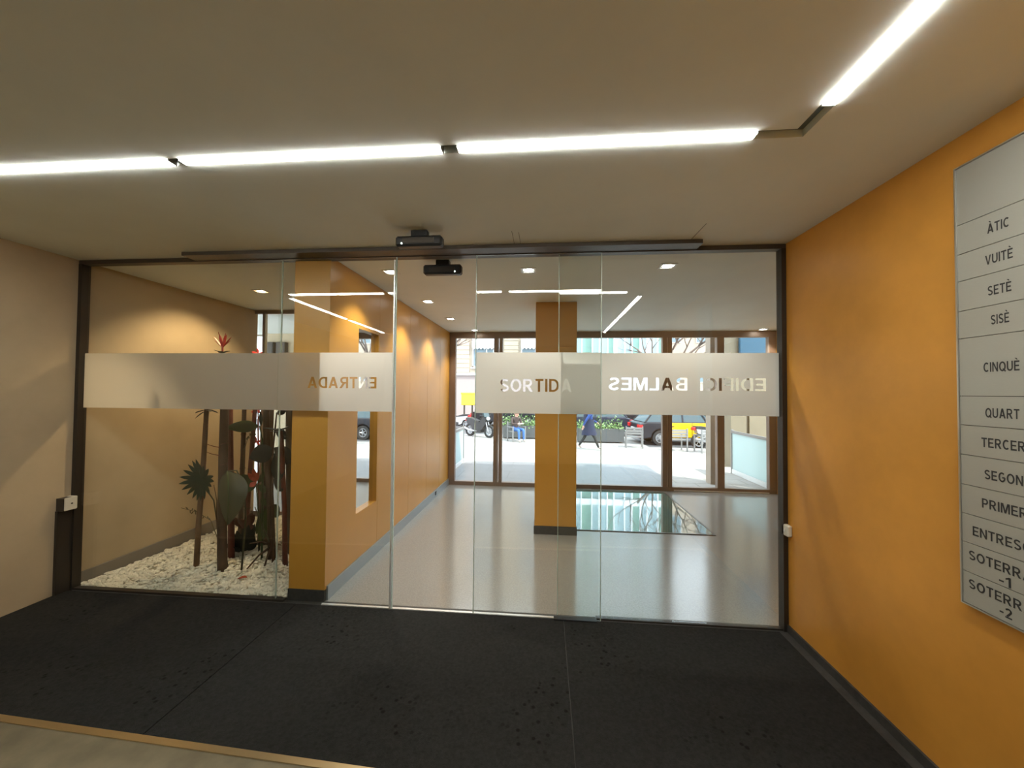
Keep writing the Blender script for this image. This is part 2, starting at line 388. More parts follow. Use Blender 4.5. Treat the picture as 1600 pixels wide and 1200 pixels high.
# ---- walls
struct('wall_left', B(LX-.15, LX, -3.1, 4.58, -.12, CZ+.02), 'beige_plaster', 'mottled beige plaster wall along the left side', 'wall')
struct('wall_right', B(RX, RX+.15, -3.1, GY+.03, -.12, CZ+.02), 'ochre_stucco', 'ochre stucco wall carrying the floor directory', 'wall')
struct('wall_back', B(LX-.15, RX+.15, -3.25, -3.1, -.12, CZ+.02), 'dark_back', 'beige wall at the rear of the vestibule', 'wall')
struct('wall_lobby_return', B(RX+.15, 3.75, GY-.1, GY+.03, -.12, CZ+.02), 'ochre_stucco', 'ochre wall closing the lobby beside the vestibule', 'wall')
struct('wall_lobby_right', B(3.62, 3.77, GY+.03, SY+.06, -.12, CZ+.02), 'orange_panel', 'orange wall at the far right of the lobby', 'wall')
struct('wall_rear_room', B(-4.97, -1.9, SY, SY+.15, -.12, CZ+.02), 'beige_plaster', 'grey beige wall seen through the glazing behind the plants', 'wall')
struct('baseboard_right', B(RX-.012, RX, -3.0, GY-.03, 0, .047), 'dark_stone', 'low dark stone skirting under the ochre stucco wall', 'baseboard')
struct('baseboard_planter', B(LX, LX+.018, GY+.03, 4.5, -.035, .105), 'skirting_planter', 'grey skirting under beige wall behind the pebbles', 'baseboard')
# ---- partition: orange panel wall with end pillar, panels and mirror
PX0, PX1 = -1.885, -1.605
pw = root('wall_partition', (-1.75, 4.5, 0), 'orange panelled partition wall between lobby and plants, with a tall narrow mirror', 'wall', kind='structure')
MB().box(PX0, PX1-.048, GY+.035, SY+.1, -.1, CZ+.01).build('core', 'orange_panel', pw)
B(PX0, PX1, GY+.012, GY+.034, .085, CZ-.002).build('end_panel', 'orange_panel', pw)
B(PX0-.004, PX1-.002, GY+.008, GY+.034, 0, .083).build('end_skirting', 'dark_stone', pw)
my0, my1, mz0, mz1 = 3.185, 3.585, .50, 2.095
x0, x1 = PX1-.047, PX1
pn = MB()
y0, y1, z0, z1 = GY+.034, 3.606, .105, CZ-.003
for (a, b, d, e) in ((y0, my0, z0, z1), (my1, y1, z0, z1), (my0, my1, z0, mz0), (my0, my1, mz1, z1)): pn.box(x0, x1, a, b, d, e)
pn.build('wall_panel', 'orange_panel', pw)
for a, b in ((3.610, 4.448), (4.452, 5.148), (5.152, 5.79), (5.794, SY-.03)):
    B(x0, x1, a, b, .105, CZ-.003).build('wall_panel', 'orange_panel', pw)
mr = B(PX1-.0465, PX1-.038, my0+.001, my1-.001, mz0+.001, mz1-.001).build('mirror_pane', 'mirror', pw)
B(x0, x1+.012, GY+.036, SY-.03, 0, .102).build('skirting', 'skirting_grey', pw)
sk = B(x1+.012, x1+.02, 5.55, 5.6, .035, .085).build('socket', 'black_plastic', pw)
# ---- lobby column
cl = root('column', (.122, 4.49, 0), 'square orange column standing in the lobby in front of the shop window', 'column', kind='structure')
B(-.105, .349, 4.262, 4.716, .088, CZ-.001, bev=.004).build('shaft', 'orange_panel', cl)
B(-.112, .356, 4.255, 4.723, 0, .09).build('plinth', 'dark_stone', cl)
# ---- glass screen between vestibule and lobby
def film(parent, x0, x1, y, z0, z1, text=None, span=None, tz=0, cap=.088, mirror=False):
    m = MB()
    if text:
        vs, fs = text_mesh(text, cap, span, tz, (x0, x1, z0, z1), mirror); m.add([(v.x, y, v.y) for v in vs], fs)
    else: m.add([(x0, y, z0), (x1, y, z0), (x1, y, z1), (x0, y, z1)], [(0, 1, 2, 3)])
    return m.build('frosted_film', 'frost', parent)
FZ0, FZ1 = 1.405, 1.832
g1 = root('window_1', (-2.8, GY, 0), 'fixed clear glass pane in front of the pebble bed with a frosted band', 'window', kind='structure')
B(LX+.03, -1.976, GY-.006, GY+.006, .012, 2.53).build('pane', 'clear_glass', g1)
B(-1.978, -1.973, GY-.006, GY+.006, .012, 2.53).build('pane_edge', 'glass_edge', g1)
film(g1, LX+.03, -1.978, GY+.0075, FZ0, FZ1)
B(LX+.02, -1.905, GY-.02, GY+.02, 0, .014).build('bottom_channel', 'steel_dark', g1)
B(LX+.001, LX+.032, GY-.03, GY+.03, 0, CZ-.03).build('jamb', 'steel_dark', g1)
B(LX+.001, LX+.022, GY-.125, GY-.031, 0, .63).build('jamb_cover', 'steel_dark', g1)
g2 = root('window_2', (.83, GY, 0), 'fixed clear glass pane beside the ochre wall with mirrored white lettering on its band', 'window', kind='structure')
B(.098, RX-.03, GY-.006, GY+.006, .012, 2.53).build('pane', 'clear_glass', g2)
B(.094, .0985, GY-.006, GY+.006, .012, 2.53).build('pane_edge', 'glass_edge', g2)
film(g2, .10, RX-.03, GY+.0075, FZ0, FZ1, 'EDIFICI BALMES', (.445, 1.487), 1.573, .088, True)
B(.36, RX-.02, GY-.018, GY+.018, 0, .010).build('bottom_channel', 'steel_dark', g2)
B(RX-.03, RX-.001, GY-.03, GY+.03, 0, CZ-.03).build('jamb', 'steel_dark', g2)
d1 = root('door_1', (-1.5, GY-.05, 0), 'left sliding glass door leaf with a frosted band, pushed aside in front of orange pillar', 'door', kind='structure')
DY = GY-.045
B(-1.965, -1.072, DY-.005, DY+.005, .012, 2.52).build('pane', 'clear_glass', d1)
for a in (-1.072,): B(a-.002, a+.004, DY-.006, DY+.006, .012, 2.52).build('pane_edge', 'glass_edge', d1)
film(d1, -1.965, -1.073, DY+.0065, FZ0, FZ1, 'ENTRADA', (-1.735, -1.213), 1.572, .082, True)
B(-1.088, -1.078, DY-.012, DY+.012, .012, 2.50).build('edge_seal', 'bright_alu', d1)
d2 = root('door_2', (-.05, GY-.05, 0), 'right sliding glass door leaf half open, exit word cut in its frosted band', 'door', kind='structure')
B(-.485, .384, DY-.005, DY+.005, .012, 2.52).build('pane', 'clear_glass', d2)
for a in (-.488, .384): B(a-.002, a+.003, DY-.006, DY+.006, .012, 2.52).build('pane_edge', 'glass_edge', d2)
film(d2, -.484, .383, DY+.0065, FZ0, FZ1, 'SORTIDA', (-.313, .185), 1.557, .09)
B(.07, .36, DY-.02, DY+.02, .008, .016).build('floor_guide', 'black_plastic', d2)
struct('trim_2', B(-1.60, .09, GY-.042, GY-.022, 0, .012), 'bright_alu', 'bright aluminium door track across the floor', 'trim')
hd = root('trim_3', (-1, GY, CZ-.04), 'dark metal header rail above the glass screen', 'trim', kind='structure')
B(LX, RX, GY-.028, GY+.03, 2.528, CZ).build('rail', 'rail_dark', hd)
B(-2.66, 1.02, GY-.145, GY-.028, 2.534, CZ).build('operator_cover', 'rail_dark', hd)
# ---- planter back glazing
pg = root('window_3', (-2.75, 4.55, 0), 'glazing with slim dark posts behind the plants', 'window', kind='structure')
B(-3.60, PX0, 4.545, 4.555, .03, 2.5).build('pane', 'store_glass', pg)
for a, b in ((-3.545, -3.52), (-2.72, -2.68)): B(a, b, 4.53, 4.57, -.03, 2.53).build('post', 'bronze', pg)
B(-3.512, -3.50, 4.53, 4.56, -.03, 2.53).build('post_edge', 'bright_alu', pg)
B(LX, PX0, 4.53, 4.57, 2.515, CZ).build('header', 'bronze', pg)
B(LX, PX0, 4.53, 4.57, -.035, .05).build('bottom_rail', 'bronze', pg)
# ---- shop front
sf = root('window_4', (1, SY, 0), 'bronze framed glass shop front facing the street', 'window', kind='structure')
B(PX1, 3.62, SY-.04, SY+.04, 2.46, CZ).build('header', 'bronze', sf)
B(PX1, 3.62, SY-.04, SY+.04, 0, .062).build('bottom_rail', 'bronze', sf)
B(2.06, 3.5, SY-.055, SY-.041, .004, .02).build('sill_strip', 'bright_alu', sf)
for a, b in ((-1.605, -1.50), (-.85, -.79), (-.76, -.706), (1.886, 1.955), (1.975, 2.036), (2.73, 2.84), (3.51, 3.62)):
    B(a, b, SY-.045, SY+.045, .06, 2.47, bev=.004).build('post', 'bronze', sf)
for a in (-.785, -1.607, 1.958): B(a, a+.015, SY-.03, SY+.02, .062, 2.47).build('post_gap', 'bronze_edge', sf)
for a, b in ((-1.50, -.85), (-.706, 1.886), (2.036, 2.73), (2.84, 3.51)):
    B(a, b, SY-.004, SY+.004, .06, 2.465).build('pane', 'store_glass', sf)
# ---- walk-on glass in the lobby floor
fg = root('floor_window', (1.1, 5.35, 0), 'flush greenish glass panel set in the lobby floor by the shop window', 'floor glass')
B(.32, 1.86, 4.44, 6.25, .0005, .006).build('pane', 'floor_glass', fg)
m = MB()
for a, b, d, e in ((.30, 1.88, 4.42, 4.44), (.30, .32, 4.44, 6.25), (1.86, 1.88, 4.44, 6.25), (.30, 1.88, 6.25, 6.27)): m.box(a, b, d, e, .0005, .007)
m.build('frame', 'steel_dark', fg)

# ================================================================== LIGHTS OF THE ROOM
def led(x0, x1, y0, y1, label):
    r = root('linear_light', ((x0+x1)/2, (y0+y1)/2, CZ-.01), label, 'ceiling light', group='recessed linear lights around the ceiling channel')
    B(x0, x1, y0, y1, CZ+.004, CZ+.028).build('housing', 'fixture', r)
    B(x0+.002, x1-.002, y0+.002, y1-.002, CZ-.005, CZ+.004).build('diffuser', 'led', r)
    if x1-x0 > y1-y0: ends = ((x0-.003, x0+.002, y0, y1), (x1-.002, x1+.003, y0, y1))
    else: ends = ((x0, x1, y0-.003, y0+.002), (x0, x1, y1-.002, y1+.003))
    for q in ends: B(*q, CZ-.006, CZ+.028).build('end_cap', 'channel', r)
a, b = RY1-w+.004, RY1-.004
led(-2.68, -1.655, a, b, 'glowing linear ceiling light at the left edge of the picture')
led(-1.605, -.434, a, b, 'glowing linear ceiling light above the left door leaf, second from the left')
led(-.366, .81, a, b, 'glowing linear ceiling light above the orange column')
a, b = RX1-w+.004, RX1-.004
led(a, b, .22, 1.40, 'glowing linear ceiling light running towards the viewer near the ochre wall')
led(a, b, -1.03, .15, 'linear ceiling light behind the viewer on the right, seen as a glass reflection')
a, b = RX0+.004, RX0+w-.004
led(a, b, .22, 1.40, 'linear ceiling light along the left wall, seen as a slanting glass reflection')
led(a, b, -1.03, .15, 'linear ceiling light behind the viewer on the left, seen as a glass reflection')

def downlight(x, y, label, col, energy, warm=False):
    r = root('downlight', (x, y, CZ), label, 'ceiling light', group='square ceiling downlights')
    m = MB(); s = .062; q = .046
    for a, b, d, e in ((-s, s, -s, -q), (-s, s, q, s), (-s, -q, -q, q), (q, s, -q, q)): m.box(x+a, x+b, y+d, y+e, CZ-.006, CZ-.0005)
    m.build('trim_ring', 'fixture', r)
    MB().disc((x, y), 0, .036, 'z', CZ-.0045, CZ-.001, 16).build('lamp', 'lamp_warm' if warm else 'lamp_white', r)
    ld = bpy.data.lights.new('downlight_beam', 'SPOT'); ld.energy = energy; ld.color = col; ld.spot_size = math.radians(105); ld.spot_blend = .6; ld.shadow_soft_size = .035
    lo = bpy.data.objects.new('downlight_beam', ld); COL.objects.link(lo); lo.parent = r; lo.location = (0, 0, -.02)
    return lo
cw = (1, .93, .80)
for x, y, t in ((-1.30, 3.12, 'square downlight nearest the glass along the orange panel wall'), (-1.305, 4.17, 'second square downlight from the glass along the orange panel wall'),
                (-1.30, 5.17, 'third square downlight from the glass along the orange panel wall'), (-1.14, 6.14, 'square downlight beside the shop window by the orange panel wall'),
                (-.139, 3.14, 'square downlight in front of the orange column'), (.957, 3.10, 'square downlight between the orange column and ochre wall'),
                (3.35, 6.22, 'square downlight at the far right corner of the lobby')):
    downlight(x, y, t, cw, 52)
lo = downlight(-2.88, 3.65, 'warm orange downlight above the plants', (1, .72, .40), 80, True)
lo.rotation_euler = Vector((-.5, -.05, -1)).to_track_quat('-Z', 'Y').to_euler()

# ================================================================== FITTINGS
def sensor(x, y, zb, zt, label, dot):
    r = root('motion_sensor', (x, y, zb), label, 'sensor')
    B(x-.148, x+.148, y-.03, y+.035, zb, zt, bev=.012).build('body', 'black_plastic', r)
    B(x-.052, x+.052, y-.02, y+.03, zt-.004, CZ, bev=.004).build('mount', 'black_plastic', r)
    B(x-.10, x+.10, y-.034, y-.028, zb+.016, zb+.05).build('lens_window', 'steel_dark', r)
    MB().ball((x+dot, y-.031, zb+.016), .006).build('indicator', 'led_dot', r)
sensor(-.788, 2.33, 2.456, 2.522, 'black door motion sensor hanging from the vestibule ceiling', -.105)
sensor(-.785, 2.87, 2.448, 2.522, 'black door motion sensor behind the glass on the lobby side', .10)
r = root('push_button', (RX, 2.68, .66), 'small white push button box low on the ochre wall by the glass', 'switch')
B(RX-.03, RX-.0005, 2.645, 2.715, .628, .702, bev=.006).build('box', 'white_plastic', r)
MB().disc((2.68, .662), 0, .008, 'x', RX-.033, RX-.029, 12).build('button', 'fixture', r)
r = root('push_button', (LX+.03, 2.68, .68), 'white push button box low on the beige wall by the glass', 'switch')
B(LX+.0005, LX+.06, 2.60, 2.66, .628, .725).build('back_box', 'steel_dark', r)
B(LX+.0005, LX+.064, 2.662, 2.688, .632, .728, bev=.004).build('side_plate', 'white_plastic', r)
B(LX+.060, LX+.068, 2.604, 2.682, .632, .728, bev=.003).build('front_plate', 'white_plastic', r)
MB().disc((2.648, .68), 0, .006, 'x', LX+.066, LX+.071, 10).build('button', 'steel_dark', r)

# ---- floor directory on the ochre wall
r = root('directory_sign', (RX, 1.467, .78), 'aluminium floor directory with stacked name plates on the ochre wall', 'sign')
SY0, SY1 = 1.327, 1.607; SZ = [2.425, 2.205, 2.092, 1.988, 1.874, 1.769, 1.551, 1.442, 1.331, 1.219, 1.111, 1.005, .896, .778]
B(RX-.014, RX-.0005, SY0, SY1, SZ[-1], SZ[0]).build('backing', 'steel_dark', r)
m = MB(); e = .005
for a, b, d, f in ((SY0-e, SY0, SZ[-1]-e, SZ[0]+e), (SY1, SY1+e, SZ[-1]-e, SZ[0]+e), (SY0, SY1, SZ[0], SZ[0]+e), (SY0, SY1, SZ[-1]-e, SZ[-1])): m.box(RX-.026, RX-.0005, a, b, d, f)
m.build('frame', 'aluminium', r)
names = [None, ['ÀTIC'], ['VUITÈ'], ['SETÈ'], ['SISÈ'], ['CINQUÈ'], ['QUART'], ['TERCER'], ['SEGON'], ['PRIMER'], ['ENTRESOL'], ['SOTERRANI', '-1'], ['SOTERRANI', '-2']]
starts = [0, 1.505, 1.513, 1.507, 1.499, 1.525, 1.522, 1.536, 1.528, 1.538, 1.570, 1.584, 1.586]
zc = [0, 2.150, 2.039, 1.927, 1.822, 1.655, 1.492, 1.385, 1.271, 1.166, 1.055, .962, .856]
for i, nm in enumerate(names):
    pl = B(RX-.0215, RX-.0145, SY0+.0005, SY1-.0005, SZ[i+1]+.0012, SZ[i]-.0012).build('plate', 'sign_alu' if nm else 'sign_blank', r)
    if not nm: continue
    m = MB()
    for k, t in enumerate(nm):
        cen = 1.472; hw = starts[i]-cen if k == 0 else .018; z = zc[i]-.017 if k == 0 else zc[i]-.017-.045
        vs, fs = text_mesh(t, .034, (-hw, hw), 0)
        m.add([(RX-.0222, cen-v.x, z+v.y) for v in vs], fs)
    m.build('lettering', 'lettering', pl)

# ================================================================== PLANTER
m = MB(); N = 26
for i in range(N+1):
    for j in range(N+1):
        x = LX+.02+(PX0-LX-.02)*i/N; y = GY+.03+(4.52-GY-.03)*j/N
        m.v.append(Vector((x, y, -.012+.02*math.sin(3.1*x+1)*math.cos(2.3*y)+.010*random.random())))
m.f = [[i*(N+1)+j, (i+1)*(N+1)+j, (i+1)*(N+1)+j+1, i*(N+1)+j+1] for i in range(N) for j in range(N)]; m.m = [0]*len(m.f)
t = (1+5**.5)/2
ICO = [Vector(q).normalized() for q in ((-1,t,0),(1,t,0),(-1,-t,0),(1,-t,0),(0,-1,t),(0,1,t),(0,-1,-t),(0,1,-t),(t,0,-1),(t,0,1),(-t,0,-1),(-t,0,1))]
ICF = [(0,11,5),(0,5,1),(0,1,7),(0,7,10),(0,10,11),(1,5,9),(5,11,4),(11,10,2),(10,7,6),(7,1,8),(3,9,4),(3,4,2),(3,2,6),(3,6,8),(3,8,9),(4,9,5),(2,4,11),(6,2,10),(8,6,7),(9,8,1)]
rnd = random.Random(3)
for k in range(7500):
    x = rnd.uniform(LX+.03, PX0-.01); y = GY+.03+(4.5-GY-.03)*rnd.random()**1.25
    z = -.004+.02*math.sin(3.1*x+1)*math.cos(2.3*y)+rnd.uniform(-.004, .016)
    s_ = rnd.uniform(.009, .019); e_ = Matrix.Rotation(rnd.uniform(0, 6.28), 3, 'Z') @ Matrix.Rotation(rnd.uniform(-.6, .6), 3, 'X')
    d_ = Vector((s_*rnd.uniform(.9, 1.5), s_, s_*rnd.uniform(.5, .9)))
    m.add([Vector((x, y, z))+e_ @ Vector((q.x*d_.x, q.y*d_.y, q.z*d_.z))*rnd.uniform(.85, 1.12) for q in ICO], ICF, 1)
tag(m.build('white_pebbles', ['gravel_bed', 'pebble'], smooth=False), 'bed of white pebbles under the plants behind the glass', 'pebbles', kind='stuff')

def blade(m, base, tip, width, sag=0.0, up=(0, 0, 1), n=8, shape=1.0, fold=.12, mi=0):
    """a leaf blade with a folded midrib from base to tip"""
    b = Vector(base); t = Vector(tip); d = t-b; side = d.cross(Vector(up))
    side = side.normalized() if side.length > 1e-6 else Vector((1, 0, 0)); nor = side.cross(d).normalized()
    vs = []
    for i in range(n+1):
        k = i/n; ww = width*.5*(math.sin(math.pi*min(1, k**shape))**.8 if 0 < k < 1 else .02)
        p = b+d*k+Vector((0, 0, -sag*4*k*(1-k)*-1)); vs += [p-side*ww+nor*ww*fold*2, p, p+side*ww+nor*ww*fold*2]
    fs = []
    for i in range(n): fs += [(3*i, 3*i+1, 3*i+4, 3*i+3), (3*i+1, 3*i+2, 3*i+5, 3*i+4)]
    k = len(vs)                                            # give it thickness
    vs2 = vs+[v-nor*.0015 for v in vs]; fs2 = fs+[tuple(q+k for q in f[::-1]) for f in fs]
    m.add(vs2, fs2, mi)
def leafs(parent, name, specs, matn):
    for sp in specs:
        m = MB(); blade(m, *sp[:3], **(sp[3] if len(sp) > 3 else {})); m.build(name, matn, parent, smooth=True)
# cane with a red heliconia flower on top
r = root('heliconia_plant', (-3.056, 3.178, 0), 'slender tan cane topped by a spiky red flower, nearest the beige wall', 'plant')
MB().tube([(-3.056, 3.178, -.03), (-3.048, 3.18, .35), (-3.025, 3.185, .8), (-3.0, 3.18, 1.36), (-2.95, 3.22, 1.75), (-2.925, 3.25, 1.90)], [.022, .021, .020, .018, .014, .010]).build('cane', 'cane_tan', r, True)
leafs(r, 'leaf', [((-3.0, 3.18, 1.375), (-3.09, 3.16, 1.345), .05), ((-3.0, 3.18, 1.375), (-2.93, 3.15, 1.36), .045), ((-3.0, 3.18, 1.37), (-3.05, 3.12, 1.30), .05), ((-3.0, 3.18, 1.38), (-2.97, 3.27, 1.34), .05)], 'leaf_black')
leafs(r, 'calyx_leaf', [((-2.925, 3.25, 1.885), (-2.99, 3.23, 1.915), .05), ((-2.925, 3.25, 1.885), (-2.865, 3.27, 1.91), .05), ((-2.925, 3.25, 1.88), (-2.90, 3.19, 1.90), .05)], 'leaf_olive')
fl = MB().tube([(-2.925, 3.25, 1.90), (-2.925, 3.25, 1.95)], .008).build('flower_stalk', 'flower_red', r)
for dx, dy, dz, wd in ((-.085, 0, .10, .022), (-.05, .02, .125, .026), (-.02, -.03, .145, .03), (.01, .02, .14, .03), (.045, -.01, .12, .026), (.075, .01, .10, .02), (-.065, -.02, .065, .022), (.05, .03, .07, .022), (0, -.04, .10, .026)):
    m = MB(); blade(m, (-2.925, 3.25, 1.935), (-2.925+dx, 3.25+dy, 1.935+dz), wd); m.build('petal', 'flower_red', r, True)
# thick double trunk
r = root('palm_trunk', (-2.80, 3.143, 0), 'thick dark trunk standing at the front of the pebbles', 'plant')
MB().tube([(-2.770, 3.143, -.03), (-2.785, 3.148, .06), (-2.80, 3.15, .5), (-2.803, 3.15, 1.0), (-2.80, 3.15, 1.75)], [.042, .036, .034, .034, .03], 10).build('trunk', 'bark', r, True)
MB().tube([(-2.86, 3.16, .42), (-2.845, 3.16, .3), (-2.825, 3.15, .10)], [.004, .006, .010], 6).build('root', 'bark', r, True)
MB().tube([(-2.885, 3.15, .72), (-2.862, 3.16, .58), (-2.86, 3.16, .42)], [.003, .003, .004], 6).build('tendril', 'bark', r, True)
leafs(r, 'leaf', [((-2.80, 3.15, 1.74), (-2.95, 3.12, 1.70), .06), ((-2.80, 3.15, 1.74), (-2.66, 3.15, 1.72), .06)], 'leaf_dark')
for z, s_ in ((1.08, 1), (.98, -1), (.90, 1), (1.05, -1)):
    m = MB(); m.tube([(-2.80, 3.12, z), (-2.80+s_*.07, 3.11, z+.015), (-2.80+s_*.12, 3.11, z+.03)], [.004, .003, .002], 5)
    m.build('aerial_root', 'cane_red', r, True)
r = root('palm_trunk', (-2.90, 3.36, 0), 'narrow red brown trunk just behind the thick dark one', 'plant')
MB().tube([(-2.885, 3.36, -.03), (-2.90, 3.36, .5), (-2.925, 3.36, 1.1), (-2.94, 3.36, 1.7)], [.028, .026, .024, .02], 9).build('trunk', 'cane_red', r, True)
leafs(r, 'leaf', [((-2.94, 3.36, 1.69), (-3.04, 3.33, 1.74), .05), ((-2.94, 3.36, 1.69), (-2.84, 3.38, 1.73), .05)], 'leaf_dark')
# two straight canes further back
for bx, tx, y, label in ((-3.10, -3.09, 3.72, 'straight dark cane behind the lance shaped leaf, left of a pair'), (-3.03, -2.955, 3.70, 'slanting red brown cane behind the lance shaped leaf, right of a pair')):
    r = root('bamboo_cane', (bx, y, 0), label, 'plant')
    MB().tube([(bx, y, -.03), (bx+(tx-bx)*.4, y, .6), (tx, y, 1.36), (tx+.01, y, 1.72)], [.023, .022, .020, .018], 8).build('cane', 'bark' if tx < -3.02 else 'cane_red', r, True)
    for z in (.35, .75, 1.1, 1.45): MB().tube([(bx+(tx-bx)*z/1.36, y, z-.006), (bx+(tx-bx)*z/1.36, y, z+.006)], .025, 8).build('node_ring', 'bark', r)
    leafs(r, 'leaf', [((tx, y, 1.70), (tx-.09, y-.03, 1.73), .04), ((tx, y, 1.70), (tx+.1, y-.02, 1.74), .04)], 'leaf_olive')
# group of trunks at the right
for i, (bx, y, tx, rad, mt, label) in enumerate(((-2.80, 3.64, -2.75, .045, 'bark_grey', 'stout grey brown trunk in the middle of the plants behind the orange flower'), (-2.50, 3.38, -2.60, .030, 'bark', 'dark forked trunk near the pillar with crossing roots'), (-2.40, 3.50, -2.44, .042, 'bark_grey', 'broad grey trunk close to the orange pillar'),
                                        (-2.285, 3.26, -2.36, .020, 'cane_red', 'thin red brown cane beside the orange pillar'), (-2.66, 3.80, -2.60, .032, 'bark', 'dark trunk standing rearmost between the grey ones'))):
    r = root('palm_trunk', (bx, y, 0), label, 'plant'); t_ = 1.72 if rad > .021 else 1.2
    MB().tube([(bx, y, -.03), (bx+(tx-bx)*.35, y+.01, .5), (bx+(tx-bx)*.8, y, 1.1), (tx, y, t_)], [rad*1.1, rad, rad*.95, rad*.85], 9).build('trunk', mt, r, True)
    leafs(r, 'leaf', [((tx, y, t_-.01), (tx-.13, y-.05, t_+.02), .06), ((tx, y, t_-.01), (tx+.12, y-.03, t_+.03), .06), ((tx, y, t_-.02), (tx+.02, y-.15, t_), .06)], 'leaf_dark')
    if i == 1:
        for q in ((-2.66, 3.30, .16), (-2.56, 3.12, -.01), (-2.44, 3.2, -.01), (-2.60, 3.45, -.01)):
            MB().tube([(bx, y, .12), ((bx+q[0])/2, (y+q[1])/2, (.13+q[2])/2+.02), q], [.012, .009, .005], 6).build('root', 'bark', r, True)
        MB().tube([(bx, y, .10), (-2.53, 3.3, .30), (-2.60, 3.28, .50)], [.006, .005, .004], 6).build('stalk', 'leaf_olive', r, True)
# deeply lobed philodendron leaf
r = root('philodendron_plant', (-3.02, 3.21, 0), 'dark green deeply lobed leaf fanned out on a thin stalk', 'plant')
MB().tube([(-2.87, 3.20, -.02), (-2.875, 3.19, .35), (-2.90, 3.17, .58), (-2.97, 3.15, .70), (-2.985, 3.15, .74)], [.007, .006, .005, .005, .004], 6).build('stalk', 'leaf_olive', r, True)
c0 = Vector((-2.985, 3.150, .735))
m = MB(); m.ball(c0+Vector((-.02, .01, .03)), (.055, .012, .075), nu=12); m.build('leaf_centre', 'leaf_dark', r, True)
for k in range(19):
    an = math.radians(-75+k*330/18); ln = .175 if 2 < k < 16 else .14
    tip = c0+Vector((-.02+ln*.95*math.cos(an+math.pi/2+.5), -.03-.02*math.sin(k), .03+ln*1.05*math.sin(an+math.pi/2+.5)))
    m = MB(); blade(m, c0+Vector((-.015, 0, .03)), tip, .036, up=(0, 1, 0), shape=1.15); m.build('leaf_lobe', 'leaf_dark', r, True)
# large drooping leaf
r = root('drooping_leaf_plant', (-2.90, 3.30, 0), 'large drooping olive leaf hanging in front of the trunks', 'plant')
MB().tube([(-2.60, 3.14, -.02), (-2.57, 3.14, .45), (-2.59, 3.13, .74), (-2.64, 3.11, .86), (-2.69, 3.07, .86)], [.008, .007, .006, .006, .006], 6).build('stalk', 'leaf_olive', r, True)
m = MB(); n = 12; top = Vector((-2.69, 3.07, .86)); tip = Vector((-2.60, 3.02, .44)); vs = []
for i in range(n+1):
    k = i/n; ww = .145*(math.sin(math.pi*k**.72)**.75 if 0 < k < 1 else .03); p = top.lerp(tip, k)+Vector((.045*math.sin(math.pi*k), -.06*math.sin(math.pi*k*.8), .03*math.sin(math.pi*k)))
    vs += [p+Vector((-ww*.9, .045*(ww/.16), -ww*.25)), p+Vector((-ww*.45, .012, -ww*.1)), p, p+Vector((ww*.45, .012, ww*.05)), p+Vector((ww*.9, .05*(ww/.16), ww*.02))]
fs = [(5*i+j, 5*i+j+1, 5*i+j+6, 5*i+j+5) for i in range(n) for j in range(4)]; q = len(vs)
m.add(vs+[v+Vector((0, .002, 0)) for v in vs], fs+[tuple(a+q for a in f[::-1]) for f in fs]); lf = m.build('leaf', 'leaf_olive', r, True)
MB().tube([top+(tip-top)*k+Vector((.045*math.sin(math.pi*k), -.064*math.sin(math.pi*k*.8)-.002, .03*math.sin(math.pi*k))) for k in [i/8 for i in range(9)]], [.005-.0004*i for i in range(9)], 6).build('midrib', 'leaf_green', lf, True)
# horizontal lance leaf
r = root('lance_leaf_plant', (-2.64, 3.33, 0), 'green lance shaped leaf held out level between the canes', 'plant')
MB().tube([(-2.585, 3.36, -.02), (-2.59, 3.36, .6), (-2.60, 3.35, 1.1), (-2.612, 3.33, 1.225)], [.009, .008, .007, .005], 6).build('stalk', 'leaf_green', r, True)
m = MB(); blade(m, (-2.60, 3.30, 1.225), (-2.895, 3.27, 1.21), .11, up=(0, 1, 0), n=10, shape=.95, fold=.3); m.build('leaf', 'leaf_green', r, True)
m = MB(); blade(m, (-2.60, 3.33, 1.22), (-2.585, 3.30, 1.36), .04, up=(0, 1, 0)); m.build('leaf', 'leaf_dark', r, True)
# dark broad leaves at the right
r = root('rubber_plant', (-2.46, 3.32, 0), 'plant with broad blackish leaves close to the orange pillar', 'plant')
MB().tube([(-2.43, 3.30, -.02), (-2.45, 3.30, .6), (-2.46, 3.31, 1.05), (-2.44, 3.32, 1.35)], [.010, .009, .008, .006], 6).build('stem', 'bark', r, True)
leafs(r, 'leaf', [((-2.46, 3.31, 1.02), (-2.64, 3.25, .94), .17, dict(up=(0, 1, 0))), ((-2.45, 3.31, 1.03), (-2.27, 3.28, .90), .16, dict(up=(0, 1, 0))), ((-2.45, 3.31, .98), (-2.33, 3.22, .74), .15, dict(up=(0, 1, 0))), ((-2.44, 3.3, 1.2), (-2.30, 3.26, 1.12), .09, dict(up=(0, 1, 0))), ((-2.44, 3.3, .75), (-2.31, 3.24, .66), .10, dict(up=(0, 1, 0))), ((-2.44, 3.31, 1.34), (-2.31, 3.27, 1.38), .06, dict(up=(0, 1, 0)))], 'leaf_black')
